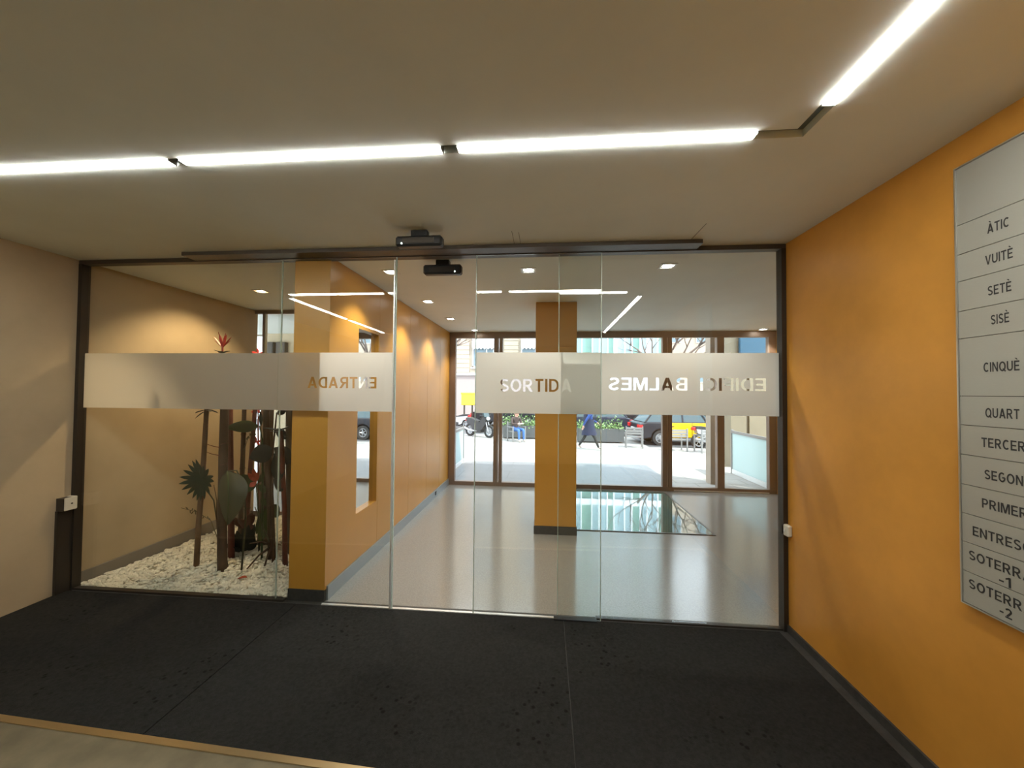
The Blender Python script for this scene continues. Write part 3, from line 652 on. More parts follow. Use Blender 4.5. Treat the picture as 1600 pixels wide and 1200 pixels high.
# orange flower
r = root('bromeliad_plant', (-2.74, 3.50, 0), 'plant with an orange red flower and small green leaves amid the trunks', 'plant')
MB().tube([(-2.72, 3.50, -.02), (-2.73, 3.49, .4), (-2.74, 3.47, .66)], [.009, .008, .007], 6).build('stem', 'leaf_olive', r, True)
for dx, dz in ((-.05, .07), (.05, .08), (0, .12), (-.03, -.06), (.035, -.03), (0, .03)):
    m = MB(); blade(m, (-2.74, 3.45, .68), (-2.74+dx, 3.42, .70+dz), .05, up=(0, 1, 0)); m.build('petal', 'flower_orange', r, True)
leafs(r, 'leaf', [((-2.74, 3.47, .66), (-2.90, 3.44, .74), .08, dict(up=(0, 1, 0))), ((-2.74, 3.47, .64), (-2.89, 3.42, .60), .08, dict(up=(0, 1, 0))), ((-2.73, 3.47, .64), (-2.60, 3.42, .60), .07, dict(up=(0, 1, 0))), ((-2.73, 3.47, .66), (-2.62, 3.43, .80), .05, dict(up=(0, 1, 0)))], 'leaf_green')
r = root('heliconia_plant', (-3.18, 4.0, 0), 'small red flower on a thin stem in front of the bright window slot', 'plant')
MB().tube([(-3.12, 4.0, -.02), (-3.15, 4.0, 1.0), (-3.18, 4.0, 1.95)], [.010, .008, .005], 6).build('stem', 'cane_red', r, True)
for z0_ in (1.95, 1.33, .98):
    for dx, dz in ((-.05, .03), (.05, .02), (.0, .07), (-.04, -.02), (.045, -.025)):
        m = MB(); blade(m, (-3.165, 3.99, z0_), (-3.165+dx*1.3, 3.97, z0_+dz), .028, up=(0, 1, 0)); m.build('petal', 'flower_red', r, True)
# dark drooping bromeliad low on the pebbles
r = root('bromeliad_plant', (-2.86, 3.46, 0), 'low clump of blackish leaves with brown tops on the pebbles', 'plant')
rn = random.Random(5)
for k in range(22):
    an = rn.uniform(0, 6.28); rr_ = rn.uniform(.04, .13); h_ = rn.uniform(.10, .30)
    m = MB(); blade(m, (-2.87+.03*math.cos(an), 3.46+.03*math.sin(an), .02), (-2.87+rr_*math.cos(an), 3.46+rr_*math.sin(an), h_), .085, up=(math.sin(an)*.1, 1, .2)); m.build('leaf', 'leaf_black', r, True)
for k in range(9):
    an = rn.uniform(0, 6.28); m = MB(); blade(m, (-2.85, 3.45, .24), (-2.85+.12*math.cos(an), 3.43+.08*math.sin(an), rn.uniform(.27, .38)), .075, up=(0, 1, .2)); m.build('top_leaf', 'leaf_brown', r, True)
r = root('leafy_plant', (-2.62, 3.55, 0), 'drooping green leaves low behind the blackish clump', 'plant')
MB().tube([(-2.62, 3.55, -.02), (-2.63, 3.54, .25), (-2.64, 3.52, .44)], [.010, .008, .006], 6).build('stem', 'leaf_olive', r, True)
leafs(r, 'leaf', [((-2.64, 3.52, .43), (-2.74, 3.48, .18), .13, dict(up=(0, 1, 0))), ((-2.64, 3.52, .44), (-2.50, 3.46, .36), .12, dict(up=(0, 1, 0))), ((-2.64, 3.52, .43), (-2.66, 3.42, .12), .13, dict(up=(0, 1, 0))), ((-2.64, 3.52, .44), (-2.72, 3.5, .50), .07, dict(up=(0, 1, 0)))], 'leaf_green')
# thin sprigs
for (bx, by), pts, label in (((-3.0, 3.35), [(-3.0, 3.35, -.02), (-3.02, 3.35, .18), (-3.08, 3.34, .34), (-3.20, 3.32, .42), (-3.34, 3.30, .46)], 'dry thin sprig reaching towards the beige wall low down'),
                             ((-2.99, 3.62), [(-2.99, 3.62, -.02), (-2.98, 3.60, .5), (-2.95, 3.56, .95), (-2.86, 3.5, 1.10), (-2.78, 3.46, 1.15)], 'thin reddish sprig between the thick trunk and the canes')):
    r = root('thin_sprig', (bx, by, 0), label, 'plant'); MB().tube(pts, [.004, .004, .003, .003, .002], 5).build('twig', 'sprig', r, True)
    for k in range(10):
        p = Vector(pts[3]).lerp(Vector(pts[4]), k/9) if k < 6 else Vector(pts[2]).lerp(Vector(pts[3]), (k-6)/4)
        m = MB(); blade(m, p, p+Vector((rn.uniform(-.03, .02), rn.uniform(-.02, .01), rn.choice((-1, 1))*.025)), .012, up=(0, 1, 0), n=4); m.build('leaflet', 'sprig', r)
m = MB(); blade(m, (-2.475, 2.945, .022), (-2.395, 2.955, .034), .045, n=6, fold=.25); tag(m.build('fallen_leaf', 'dry_leaf', smooth=True), 'fallen red leaf lying on the white pebbles', 'leaf')
# two dark boxes on the wall of the rear room
for x, t in ((-4.82, 'dark box on the rear wall behind the glazing, left of two'), (-4.60, 'dark box on the rear wall behind the glazing, right of two')):
    r = root('meter_box', (x, SY, 2.15), t, 'box'); B(x-.085, x+.085, SY-.09, SY-.001, 2.12, 2.40, bev=.006).build('case', 'steel_dark', r); B(x-.07, x+.07, SY-.096, SY-.089, 2.14, 2.38).build('lid', 'steel_dark', r)

# ================================================================== STREET
GZ = -.6
m = MB()
def gquad(x0, x1, y0, y1, za, zb): m.add([(x0, y0, za), (x1, y0, za), (x1, y1, zb), (x0, y1, zb), (x0, y0, za-.15), (x1, y0, za-.15), (x1, y1, zb-.15), (x0, y1, zb-.15)], [(0, 1, 2, 3), (7, 6, 5, 4), (0, 4, 5, 1), (1, 5, 6, 2), (2, 6, 7, 3), (3, 7, 4, 0)])
gquad(-22, -1.75, SY+.1, 8.6, 0, 0); gquad(2.2, 26, SY+.1, 8.6, 0, 0); gquad(-22, 26, 8.6, 11.2, 0, GZ); gquad(-22, 26, 11.2, 15.9, GZ, GZ); gquad(-22, 4.2, 15.9, 19.6, GZ, GZ); gquad(-22, 26, 29.0, 33, GZ, GZ)
struct('pavement', m, 'pavement', 'sunlit pale paving between the shop front and the road', 'pavement')
struct('porch_floor', B(-1.75, 2.2, SY+.1, 8.6, -.14, .004), 'porch_stone', 'grey stone landing outside the shop front', 'paving')
m = MB(); m.box(4.2, 26, 15.9, 29, GZ-.2, GZ-.03); m.box(-22, 4.2, 19.6, 29, GZ-.2, GZ-.03)
struct('road', m, 'asphalt', 'asphalt roadway where the cars stand', 'road')
# pier, pilaster and balustrades outside
struct('pilaster', B(2.85, 3.06, 6.90, 7.10, 0, 2.9), 'cream_stone', 'cream stone pilaster just outside the shop front', 'pilaster')
pr = root('street_pier', (4.5, 9.3, 0), 'beige pier outside at the right of the entrance', 'pier', kind='structure')
B(3.98, 4.30, 8.62, 9.8, -.3, 4.2).build('side_block', 'pier_beige', pr); B(4.30, 4.36, 8.68, 9.8, -.3, 4.2).build('joint', 'pier_dark', pr); B(4.36, 5.0, 8.62, 9.8, -.3, 4.2).build('front_block', 'pier_beige', pr)
struct('shade_fascia', B(-7, 3.9, SY+.1, 6.75, 2.56, 3.3), 'pier_beige', 'unseen fascia added above the shop front to block sun and sky', 'fascia')  # out of view; added to keep sun and sky out from above
r = root('shop_sign', (4.45, 8.5, 2.35), 'plain blue panel hanging at the top right beyond the shop front', 'sign')
B(4.12, 4.72, 8.5, 8.58, 2.35, 3.0, bev=.01).build('panel', 'blue_panel', r); B(4.70, 4.74, 8.49, 8.59, 2.33, 3.02).build('edge', 'bright_alu', r)
B(4.4, 4.46, 8.58, 8.63, 2.6, 2.7).build('bracket', 'steel_dark', r)
def balustrade(x, y0, y1, h, label):
    r = root('glass_balustrade', (x, (y0+y1)/2, 0), label, 'railing')
    B(x-.008, x+.008, y0, y1, .09, h-.04).build('pane', 'frost_rail', r)
    B(x-.02, x+.02, y0, y1, .004, .09).build('bottom_rail', 'bright_alu', r)
    B(x-.02, x+.02, y0, y1, h-.05, h).build('handrail', 'seat_metal', r)
    for y in (y0, y1): B(x-.022, x+.022, y-.022, y+.022, .004, h+.02).build('post', 'seat_metal', r)
balustrade(3.68, 6.62, 7.92, .84, 'frosted glass balustrade outside at the right of the entrance')
balustrade(-1.80, 6.66, 8.43, .78, 'frosted glass balustrade outside at the left of the entrance')

# ---- buildings across the street
b1 = root('stone_building', (-6, 30.5, GZ), 'pale stone building with windows across the street', 'building')
B(-14, 1.4, 30.4, 34, GZ, 16).build('wall', 'facade_stone', b1); B(-14, 1.4, 30.2, 30.4, GZ, 2.95).build('ground_floor', 'facade_pink', b1)
B(-14, 1.5, 30.05, 30.4, 2.9, 3.08).build('string_course', 'facade_white', b1)
m = MB()
for k in range(36):
    z = 3.15+k*.36
    for a, b in ((-8.5, -6.05), (-3.25, -2.1), (-14, -12.0)): m.box(a, b, 30.31, 30.41, z, z+.33)
m.build('stone_courses', 'facade_stone', b1, kind='stuff')
for i, x in enumerate((-9.9, -4.65, -.75)):
    for zf in (3.55, 7.2, 10.9):
        wd, ht = (1.15, 2.3); f = MB()
        for a, b, d, e in ((x-wd, x+wd, zf, zf+.1), (x-wd, x+wd, zf+ht-.1, zf+ht), (x-wd, x-wd+.1, zf, zf+ht), (x+wd-.1, x+wd, zf, zf+ht), (x-.05, x+.05, zf, zf+ht), (x+wd*.45, x+wd*.45+.07, zf, zf+ht)): f.box(a, b, 30.28, 30.42, d, e)
        q = f.build('window', 'facade_white', b1); B(x-wd+.05, x+wd-.05, 30.36, 30.40, zf+.05, zf+ht-.05).build('pane', 'facade_pane', q)
        B(x-wd-.1, x+wd+.1, 30.2, 30.42, zf-.12, zf).build('sill', 'facade_white', b1)
        if zf < 4:
            aw = MB(); n = 8                                     # scalloped white blind above the window
            pts = [(x-wd, zf+ht+.1)]+[(x-wd+2*wd*(j+.5*h)/n, zf+ht-.75-(.14 if h else 0)) for j in range(n) for h in (0, 1)]+[(x+wd, zf+ht-.75), (x+wd, zf+ht+.1)]
            aw.prism(pts, 'y', 30.16, 30.2); aw.build('window_blind', 'facade_white', b1)
b2 = root('finned_building', (6, 30.5, GZ), 'glazed building with white vertical fins across the street', 'building')
B(1.6, 9.6, 30.5, 34, GZ, 18).build('wall', 'facade_white', b2); B(1.6, 9.6, 30.3, 30.5, GZ, 3.1).build('ground_floor', 'facade_white', b2)
k = 0; x = 1.7
while x < 9.5:
    wd = (.62, .5, .8, .55)[k % 4]
    B(x+.06, x+wd, 30.42, 30.5, 3.1, 17.5).build('glass_panel', ('fin_pane', 'fin_pane', 'fin_pane_green')[k % 3], b2)
    B(x, x+.07, 30.1, 30.5, 3.1, 17.5).build('fin', 'fin_white', b2); x += wd; k += 1
for z in (6.6, 10.2, 13.8): B(1.6, 9.6, 30.2, 30.5, z, z+.45).build('floor_band', 'fin_white', b2)
b3 = root('far_building', (17, 34, GZ), 'cream building far right beyond the bare tree', 'building')
B(10.2, 24, 36, 40, GZ, 12).build('wall', 'cream_stone', b3)
for x in (11.2, 13.6, 16.0, 18.4, 20.8):
    for z in (2.6, 6.2, 9.4): q = B(x, x+1.1, 35.93, 36.02, z, z+1.9).build('window', 'facade_white', b3); B(x+.08, x+1.02, 35.9, 35.95, z+.08, z+1.82).build('pane', 'facade_pane', q)

# ---- bare trees
def tree(x, y, label, seed, lean=0, h=2.6, r0=.16, spread=1.0, dirs=None):
    rg = random.Random(seed); r = root('bare_tree', (x, y, GZ), label, 'tree'); tk = MB(); br = MB()
    tk.tube([(x, y, GZ-.05), (x+lean*.3, y, GZ+h*.5), (x+lean, y, GZ+h)], [r0*1.15, r0, r0*.85], 9); tk.build('trunk', 'tree_bark', r, True)
    def grow(p, d, rad, ln, lev):
        pts = [p]; q = p.copy(); dd = d.copy()
        for i in range(4):
            dd = (dd+Vector((rg.uniform(-.22, .22), rg.uniform(-.22, .22), rg.uniform(-.05, .14)))).normalized(); q = q+dd*ln/4; pts.append(q.copy())
        br.tube(pts, [rad*(1-.14*i) for i in range(5)], 5 if lev else 6)
        if lev >= 4: return
        for k in range(3 if lev < 3 else 2):
            a = pts[rg.choice((2, 3, 4, 4))]; nd = (dd+Vector((rg.uniform(-1, 1), rg.uniform(-.8, .8), rg.uniform(-.45, .7)))*.95).normalized(); grow(a, nd, rad*.55, ln*.66, lev+1)
    top = Vector((x+lean, y, GZ+h-.05))
    for d in (dirs or ((-.8, -.2, .8), (.8, .1, .75), (.1, -.5, 1), (-.3, .5, 1))): grow(top, Vector(d).normalized(), r0*.55, 2.0*spread, 0)
    br.build('branches', 'tree_bark', r, True, kind='stuff')
tree(5.90, 19.25, 'bare plane tree on the kerb behind the shop window post', 11, h=3.1, dirs=((-.9, -.3, .55), (.9, -.2, .5), (.5, -.5, .7), (-.5, -.5, .8), (.1, .3, 1)))
tree(-5.6, 17.5, 'bare plane tree at the far left with a branch crossing the window', 4, h=3.3, dirs=((.9, 0, .42), (-.6, .2, .8), (.2, .4, 1)))
tree(13.2, 17.8, 'bare plane tree at the far right of the street', 21, h=3.4, spread=1.1)

# ---- planters with shrubs
def planter(x0, x1, y0, y1, label, lab2, seed):
    r = root('street_planter', ((x0+x1)/2, (y0+y1)/2, GZ), label, 'planter'); h = .62; e = .04
    m = MB()
    for a, b, d, f in ((x0, x1, y0, y0+e), (x0, x1, y1-e, y1), (x0, x0+e, y0+e, y1-e), (x1-e, x1, y0+e, y1-e)): m.box(a, b, d, f, GZ+.05, GZ+h)
    m.box(x0+e, x1-e, y0+e, y1-e, GZ+.05, GZ+h-.1); m.build('trough', 'planter_grey', r)
    for x in (x0+.15, (x0+x1)/2, x1-.15): B(x-.05, x+.05, y0+.04, y1-.04, GZ, GZ+.05).build('foot', 'steel_dark', r)
    rg = random.Random(seed); q = root('shrub', ((x0+x1)/2, (y0+y1)/2, GZ+h-.1), lab2, 'shrub'); m = MB(); st = MB()
    n = int((x1-x0)*4)
    for k in range(n):
        bx = x0+.1+(x1-x0-.2)*k/max(1, n-1); st.tube([(bx, (y0+y1)/2, GZ+h-.1), (bx+rg.uniform(-.1, .1), (y0+y1)/2+rg.uniform(-.1, .1), GZ+h+.3)], [.012, .006], 5)
    st.build('stems', 'tree_bark', q)
    for k in range(int((x1-x0)*420)):
        p = Vector((rg.uniform(x0, x1), rg.gauss((y0+y1)/2, (y1-y0)*.28), GZ+h-.06+abs(rg.gauss(0, .26))*(.75+.5*math.sin(bx+k*.01+rg.uniform(-.3, .3)))))
        d = Vector((rg.uniform(-1, 1), rg.uniform(-1, .6), rg.uniform(-.5, 1))).normalized()*rg.uniform(.07, .13)
        s_ = d.cross(Vector((rg.uniform(-1, 1), rg.uniform(-1, 1), 1))).normalized()*.03
        m.add([p, p+d*.5+s_, p+d, p+d*.5-s_], [(0, 1, 2, 3)], k % 3 == 0)
    m.build('foliage', ['shrub_leaf', 'shrub_leaf_light'], q, kind='stuff')
planter(1.45, 3.42, 16.95, 17.6, 'long dark grey planter trough behind the walking person', 'leafy green shrub growing in the trough behind the walking person', 2)
planter(-1.95, -.30, 17.9, 18.5, 'dark grey planter trough behind the seated person', 'light green shrub growing in the trough behind the seated person', 9)

# ---- street armchairs
def chair(x, y, rz, label):
    r = root('street_armchair', (x, y, GZ), label, 'chair', rz=rz, group='metal armchairs on the pavement', local=True)
    for sx in (-1, 1):
        for sy in (-1, 1): MB().box(sx*.31-.022, sx*.31+.022, sy*.24-.022, sy*.24+.022, 0, .62 if sy < 0 else .86).build('leg', 'seat_metal', r)
        MB().box(sx*.31-.03, sx*.31+.03, -.28, .25, .62, .65).build('armrest', 'seat_metal', r)
    for k in range(5): y_ = -.2+k*.1; MB().box(-.285, .285, y_-.04, y_+.04, .42, .445).build('seat_slat', 'seat_metal', r)
    for k in range(3): z = .58+k*.1; MB().box(-.285, .285, .225, .25, z-.04, z+.04).build('back_slat', 'seat_metal', r)
    return r
chair(3.56, 15.75, math.radians(172), 'empty metal armchair right of the long planter')
chair(4.98, 15.1, math.radians(185), 'empty metal armchair in front of the yellow taxi doors')
chair(5.95, 14.8, math.radians(190), 'empty metal armchair beside the cream pilaster')
chair(-1.25, 17.05, math.radians(35), 'metal armchair holding the seated person')

# ---- people
def person(r, joints_, bones, mats, hairfn=None):
    """one continuous skinned figure; bones: (joint, joint, material index)"""
    nm = list(joints_); me = bpy.data.meshes.new('body'); me.from_pydata([joints_[k][0] for k in nm], [(nm.index(a), nm.index(b)) for a, b, _ in bones], [])
    o = bpy.data.objects.new('body', me); COL.objects.link(o); md = o.modifiers.new('skin', 'SKIN'); md.use_smooth_shade = True
    sv = me.skin_vertices[0].data
    for i, k in enumerate(nm): sv[i].radius = (joints_[k][1],)*2; sv[i].use_root = (i == 0)
    o.modifiers.new('sub', 'SUBSURF').levels = 2; o.modifiers['sub'].render_levels = 2
    dg = bpy.context.evaluated_depsgraph_get(); m2 = bpy.data.meshes.new_from_object(o.evaluated_get(dg)); bpy.data.objects.remove(o)
    m2.materials.clear()
    for q in mats: m2.materials.append(M[q])
    seg = [(Vector(joints_[a][0]), Vector(joints_[b][0]), k) for a, b, k in bones]
    for p in m2.polygons:
        c = p.center; best = (9, 0)
        for a, b, k in seg:
            d = b-a; t = max(0, min(1, (c-a).dot(d)/d.length_squared)); q = (a+d*t-c).length
            if q < best[0]: best = (q, k)
        p.material_index = best[1]; p.use_smooth = True
    b = bpy.data.objects.new('body', m2); COL.objects.link(b); b.parent = r; OFF[b.name] = Vector((0, 0, 0))
    return b
def hand(J, Bn, wrist, w, d, side):
    """palm and five fingers going on from the wrist along d; side = direction of the thumb"""
    d = Vector(d).normalized(); side = Vector(side).normalized(); w = Vector(w); pn = wrist+'_palm'
    J[pn] = (tuple(w+d*.06), .024); Bn.append((wrist, pn, 0))
    for i, (o, l) in enumerate(((-.022, .062), (-.007, .075), (.008, .08), (.022, .072))):
        a = w+d*.085+side*o; k = wrist+'_f%d' % i; J[k] = (tuple(a), .010); J[k+'t'] = (tuple(a+d*l*.9-Vector((0, 0, l*.3))), .008); Bn += [(pn, k, 0), (k, k+'t', 0)]
    J[wrist+'_th'] = (tuple(w+d*.05+side*.045), .010); J[wrist+'_tht'] = (tuple(w+d*.09+side*.055), .009); Bn += [(pn, wrist+'_th', 0), (wrist+'_th', wrist+'_tht', 0)]
# walking person: strides to the right (+x)
P = root('person', (1.68, 14.9, GZ), 'person in a long blue coat and dark trousers striding across the pavement', 'person', local=True)
J = {'pelvis': ((0, 0, .90), .13), 'waist': ((.02, 0, 1.06), .13), 'chest': ((.05, 0, 1.27), .15), 'neck': ((.09, 0, 1.44), .055), 'head': ((.12, 0, 1.55), .088), 'crown': ((.125, 0, 1.63), .075),
     'hipR': ((0, -.09, .86), .10), 'kneeR': ((.20, -.10, .50), .062), 'ankleR': ((.36, -.10, .10), .042), 'toeR': ((.50, -.11, .06), .032),
     'hipL': ((-.01, .09, .86), .10), 'kneeL': ((-.14, .10, .47), .062), 'ankleL': ((-.36, .10, .14), .042), 'toeL': ((-.26, .11, .04), .032),
     'shR': ((.05, -.19, 1.38), .062), 'elR': ((-.12, -.24, 1.14), .046), 'wrR': ((-.22, -.22, .93), .03), 'shL': ((.05, .19, 1.38), .062), 'elL': ((.14, .24, 1.13), .046), 'wrL': ((.33, .22, 1.02), .03)}
Bn = [('pelvis', 'waist', 1), ('waist', 'chest', 1), ('chest', 'neck', 1), ('neck', 'head', 0), ('head', 'crown', 0), ('pelvis', 'hipR', 2), ('hipR', 'kneeR', 2), ('kneeR', 'ankleR', 2), ('ankleR', 'toeR', 3),
      ('pelvis', 'hipL', 2), ('hipL', 'kneeL', 2), ('kneeL', 'ankleL', 2), ('ankleL', 'toeL', 3), ('chest', 'shR', 1), ('shR', 'elR', 1), ('elR', 'wrR', 1), ('chest', 'shL', 1), ('shL', 'elL', 1), ('elL', 'wrL', 1)]
hand(J, Bn, 'wrR', J['wrR'][0], (-.3, 0, -1), (1, 0, 0)); hand(J, Bn, 'wrL', J['wrL'][0], (.8, 0, -.6), (0, -1, .2))
person(P, J, Bn, ['skin', 'coat_blue', 'trousers', 'shoe'])
m = MB(); vs = []; n = 14                                                     # skirt of the coat
for i, (z, rx, ry, ox) in enumerate(((1.16, .175, .175, .03), (.90, .21, .20, .01), (.70, .26, .21, .01), (.56, .30, .21, .02))):
    vs += [(ox+rx*math.cos(2*math.pi*j/n), ry*math.sin(2*math.pi*j/n), z+.015*math.sin(3*j)) for j in range(n)]
m.add(vs, [(i*n+j, i*n+(j+1) % n, (i+1)*n+(j+1) % n, (i+1)*n+j) for i in range(3) for j in range(n)]); m.build('coat_skirt', 'coat_navy', P, True)
m = MB(); m.ball((.105, 0, 1.60), (.105, .098, .10)); m.ball((.05, 0, 1.54), (.07, .085, .11)); m.build('hair', 'hair', P, True)
m = MB(); m.ball((.212, 0, 1.545), (.018, .012, .022)); m.build('nose', 'skin', P, True)
for s_ in (-1, 1): MB().ball((.198, s_*.032, 1.575), .009, nu=8, nv=4).build('eye', 'hair', P)
B(.19, .203, -.022, .022, 1.502, 1.512).build('mouth', 'tail_red', P)
m = MB(); m.box(-.19, -.06, -.14, .14, 1.02, 1.40, bev=.04); m.build('backpack', 'coat_navy', P)
# seated person reading, turned to the right
P = root('person', (-1.25, 17.05, GZ), 'person in a dark jacket and blue jeans seated on an armchair looking down', 'person', rz=math.radians(35), local=True)
J = {'pelvis': ((0, .06, .53), .13), 'waist': ((0, .08, .70), .13), 'chest': ((0, .06, .92), .15), 'neck': ((0, .02, 1.10), .055), 'head': ((0, -.05, 1.20), .09), 'crown': ((0, -.06, 1.28), .075)}
Bn = [('pelvis', 'waist', 1), ('waist', 'chest', 1), ('chest', 'neck', 1), ('neck', 'head', 0), ('head', 'crown', 0)]
for s_, q in ((-1, 'R'), (1, 'L')):
    J.update({'hip'+q: ((s_*.10, .02, .51), .095), 'knee'+q: ((s_*.12, -.42, .53), .066), 'ank'+q: ((s_*.12, -.44, .09), .042), 'toe'+q: ((s_*.13, -.57, .035), .034),
              'sh'+q: ((s_*.20, .05, 1.02), .062), 'el'+q: ((s_*.25, -.06, .76), .048), 'wr'+q: ((s_*.09, -.28, .78), .031)})
    Bn += [('pelvis', 'hip'+q, 2), ('hip'+q, 'knee'+q, 2), ('knee'+q, 'ank'+q, 2), ('ank'+q, 'toe'+q, 3), ('chest', 'sh'+q, 1), ('sh'+q, 'el'+q, 1), ('el'+q, 'wr'+q, 1)]
    hand(J, Bn, 'wr'+q, J['wr'+q][0], (-s_*.45, -.8, .1), (-s_*.3, 0, 1))
person(P, J, Bn, ['skin', 'jacket_brown', 'jeans', 'shoe'])
m = MB(); m.ball((0, -.035, 1.26), (.10, .105, .095)); m.ball((0, .03, 1.20), (.085, .06, .10)); m.build('hair', 'hair_brown', P, True)
MB().ball((0, -.145, 1.185), (.012, .018, .02)).build('nose', 'skin', P, True)
for s_ in (-1, 1): MB().ball((s_*.033, -.132, 1.215), .009, nu=8, nv=4).build('eye', 'hair', P); MB().ball((s_*.093, -.03, 1.20), (.012, .022, .03)).build('ear', 'skin', P, True)
B(-.022, .022, -.137, -.127, 1.145, 1.155).build('mouth', 'tail_red', P)
q = root('booklet', (-1.25, 17.05, GZ+.72), 'white paper held in the lap of the seated person', 'booklet', rz=math.radians(35), local=True)
MB().box(-.11, .11, -.47, -.31, .065, .08).build('pages', 'paper', q)

# ---- cars
def car(x, y, rz, label, body, door=None, sign=False, L=4.5, wd=1.8):
    r = root('car', (x, y, GZ-.03), label, 'car', rz=rz, local=True); a = L/2; w2 = wd/2
    prof = [(-a, .30), (-a-.03, .55), (-a+.02, .88), (-a+.35, .97), (.95, .97), (a-.25, .80), (a-.02, .62), (a, .32), (a-.25, .24), (-a+.25, .24)]
    # wheel arches cut into the outline of the sides
    def arch(cx): return [(cx+.37*math.cos(t), .32+.37*math.sin(t)) for t in [math.pi*i/6 for i in range(7)]]
    low = [(a-.05, .24)]+[(p[0], max(.24, p[1])) for p in arch(a-.88)]+[(p[0], max(.24, p[1])) for p in arch(-a+.85)]+[(-a+.05, .24)]
    bm = MB(); bm.prism([(-a, .32), (-a-.03, .55), (-a+.02, .90), (-a+.30, .99), (.85, .99), (a-.30, .84), (a-.03, .66), (a, .34)]+low, 'y', -w2, w2)
    b = bm.build('body', body, r)
    md = b.modifiers.new('bevel', 'BEVEL'); md.width = .05; md.segments = 2; md.limit_method = 'ANGLE'
    g0 = [(-a+.22, .98), (-a+.62, 1.44), (.28, 1.47), (1.05, .98)]; m = MB(); t = .14
    vs = [(p[0], -w2+.06+(t if p[1] > 1.2 else 0), p[1]) for p in g0]+[(p[0], w2-.06-(t if p[1] > 1.2 else 0), p[1]) for p in g0]
    m.add(vs, [(0, 1, 2, 3), (7, 6, 5, 4), (0, 4, 5, 1), (1, 5, 6, 2), (2, 6, 7, 3), (0, 3, 7, 4)]); m.build('windows', 'car_glass', r)
    m = MB(); m.prism([(-a+.52, 1.42), (-a+.70, 1.49), (.22, 1.51), (.40, 1.42)], 'y', -w2+.17, w2-.17); q = m.build('roof', body, r)
    for xx, s_ in [(xx, s_) for xx in (-a+.22, -.45, .55, 1.05) for s_ in (-1, 1)]:
        tx = min(max(xx, -a+.62), .28); MB().tube([(xx, s_*(w2-.055), .97), (tx, s_*(w2-.19), 1.44)], .035, 6).build('pillar', body, r)
    for cx in (a-.88, -a+.85):
        for s_ in (-1, 1):
            y0, y1 = sorted((s_*(w2-.22), s_*(w2-.01))); wh = MB().disc((cx, .32), .2, .32, 'y', y0, y1, 22).build('tyre', 'tyre', r)
            ym = s_*(w2-.03); rm = MB(); rm.disc((cx, .32), .17, .205, 'y', *sorted((ym, ym-s_*.08)), 22); rm.disc((cx, .32), 0, .05, 'y', *sorted((ym, ym-s_*.05)), 10)
            for k in range(5):
                t_ = 2*math.pi*k/5; rm.tube([(cx, ym-s_*.03, .32), (cx+.18*math.cos(t_), ym-s_*.03, .32+.18*math.sin(t_))], .024, 5)
            rm.build('rim', 'rim', wh)
    for s_ in (-1, 1):
        for d0, d1 in ((-1.06, -.10), (-.08, .90)):
            y0, y1 = sorted((s_*(w2-.01), s_*(w2+.006))); dr = B(d0, d1, y0, y1, .36, .96).build('door', door or body, r); B(d0+.08, d0+.22, *sorted((s_*(w2+.004), s_*(w2+.03))), .80, .83).build('handle', 'moto_black', dr)
        B(-a-.045, -a+.12, *sorted((s_*(w2-.32), s_*(w2+.008))), .70, .86).build('tail_light', 'tail_red', r)
        B(a-.26, a-.01, *sorted((s_*(w2-.38), s_*(w2+.006))), .60, .72).build('head_light', 'head_lamp', r)
        B(.70, .84, *sorted((s_*(w2+.0), s_*(w2+.16))), .96, 1.08, bev=.02).build('side_mirror', body, r)
    B(-a-.06, -a+.02, -w2+.08, w2-.08, .34, .54).build('rear_bumper', 'moto_black', r); B(-a-.065, -a-.025, -.26, .26, .60, .71).build('number_plate', 'plate', r)
    B(a-.06, a+.03, -w2+.12, w2-.12, .30, .46).build('front_bumper', 'moto_black', r)
    if sign: s2 = B(-.55, -.35, -.28, .28, 1.50, 1.62, bev=.02).build('roof_sign', 'plate', r)
    return r
car(6.20, 17.6, math.radians(3), 'black and yellow taxi parked behind the metal armchairs', 'car_black', 'taxi_yellow', True)
car(6.3, 23.4, math.radians(0), 'yellow doored taxi half hidden behind the dark car', 'car_black', 'taxi_yellow', True)
car(2.1, 19.0+1.6, math.radians(180), 'dark hatchback standing behind the long planter', 'car_navy')
car(-2.4, 25.0, 0, 'black car in the far lane behind the seated person', 'car_black')
car(11.7, 19.3, math.radians(180), 'white car at the far right edge of the street', 'car_white')
car(-9.2, 25.3, math.radians(180), 'black car in the far lane at the left, seen in the mirror', 'car_black')

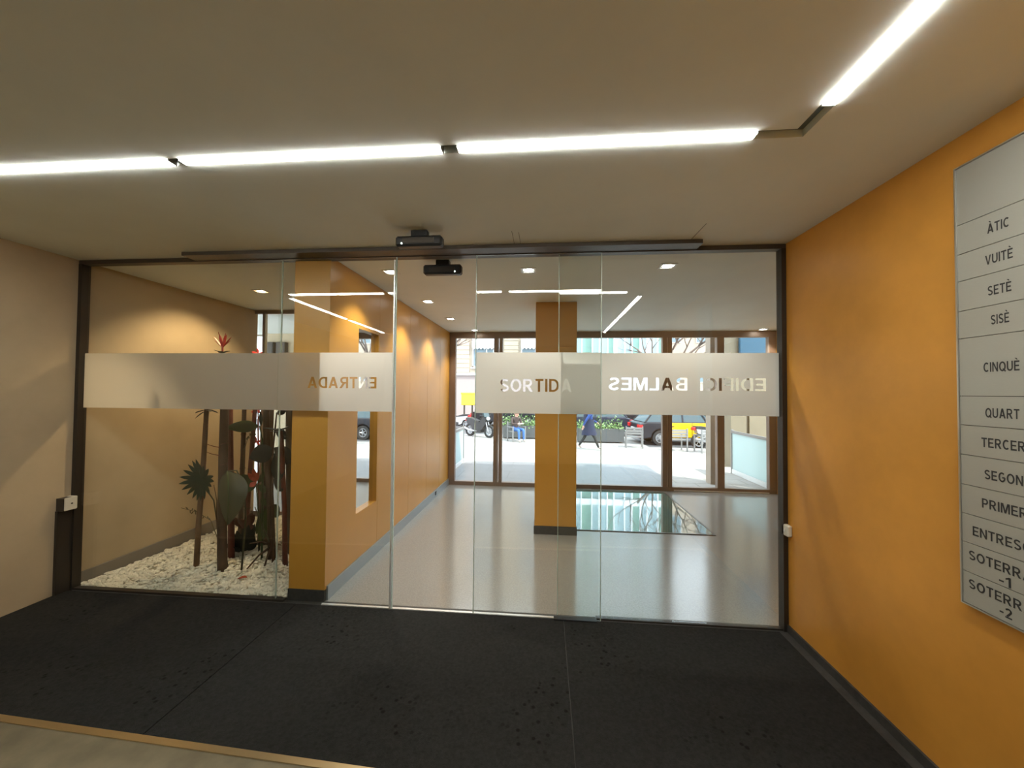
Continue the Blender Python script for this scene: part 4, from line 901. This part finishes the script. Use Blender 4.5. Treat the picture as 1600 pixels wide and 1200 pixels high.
# ---- motorbikes
def moto(x, y, rz, label, body, gz=GZ):
    r = root('motorbike', (x, y, gz), label, 'motorbike', rz=rz, local=True)
    for cx in (-.62, .66):
        t = MB().disc((cx, .30), .21, .30, 'y', -.055, .055, 22).build('tyre', 'tyre', r); rm = MB(); rm.disc((cx, .30), .18, .215, 'y', -.03, .03, 20); rm.disc((cx, .30), 0, .05, 'y', -.05, .05, 10)
        for k in range(6): rm.tube([(cx, 0, .30), (cx+.19*math.cos(k*math.pi/3), 0, .30+.19*math.sin(k*math.pi/3))], .014, 5)
        rm.build('rim', 'rim', t)
    for s_ in (-1, 1): MB().tube([(.66, s_*.08, .30), (.46, s_*.08, .86)], .025, 6).build('fork', 'moto_silver', r)
    MB().prism([(-.72, .62), (-.78, .80), (-.60, .84), (-.10, .74), (.16, .74), (.40, .98), (.55, .92), (.50, .60), (.28, .36), (-.20, .28), (-.36, .34), (-.46, .55)], 'y', -.14, .14).build('fairing', body, r)
    m = MB(); m.prism([(-.80, .80), (-.78, .90), (-.45, .89), (-.08, .78), (.14, .78), (.10, .72), (-.6, .78)], 'y', -.15, .15); m.build('seat', 'moto_black', r)
    MB().tube([(.38, -.36, 1.06), (.44, -.2, 1.02), (.44, .2, 1.02), (.38, .36, 1.06)], .018, 6).build('handlebar', 'moto_black', r)
    m = MB(); m.ball((.58, 0, .90), (.09, .10, .09)); m.build('head_light', 'head_lamp', r, True)
    B(-.90, -.76, -.10, .10, .74, .86, bev=.02).build('tail_light', 'tail_red', r)
    MB().tube([(-.05, -.15, .28), (-.5, -.2, .32), (-.85, -.2, .42)], [.03, .045, .05], 8).build('exhaust', 'moto_silver', r)
    MB().box(-.22, .22, -.15, .15, .20, .46, bev=.04).build('engine', 'moto_black', r)
    m = MB(); m.prism([(.36, 1.0), (.50, .98), (.40, 1.34), (.36, 1.32)], 'y', -.17, .17); m.build('windscreen', 'car_glass', r)
    for s_ in (-1, 1): m = MB(); m.tube([(.40, s_*.22, 1.03), (.38, s_*.30, 1.22)], .009, 5); m.ball((.38, s_*.31, 1.25), (.02, .06, .045)); m.build('mirror', 'moto_black', r)
    MB().tube([(-.1, -.16, .25), (-.16, -.30, .0)], .013, 5).build('kickstand', 'moto_black', r)
    return r
moto(-3.15, 18.45, math.radians(-35), 'black motorbike with a red tail light parked on the pavement at the left', 'moto_black')
moto(-5.15, 22.4, math.radians(160), 'white scooter parked further back at the left', 'moto_white', GZ-.03)
moto(6.75, 16.05, math.radians(8), 'silver motorbike parked beside the taxi near the pilaster', 'moto_silver', GZ-.03)
r = root('delivery_box', (-4.75, 23.6, GZ), 'yellow box on a stand behind the motorbikes', 'box'); B(-5.15, -4.35, 23.4, 23.9, .75, 1.5, bev=.03).build('box', 'bag_yellow', r)
B(-5.17, -4.33, 23.38, 23.92, 1.42, 1.52).build('lid', 'bag_yellow', r)
for x in (-5.0, -4.5): B(x-.04, x+.04, 23.6, 23.7, GZ-.03, .75).build('leg', 'steel_dark', r)
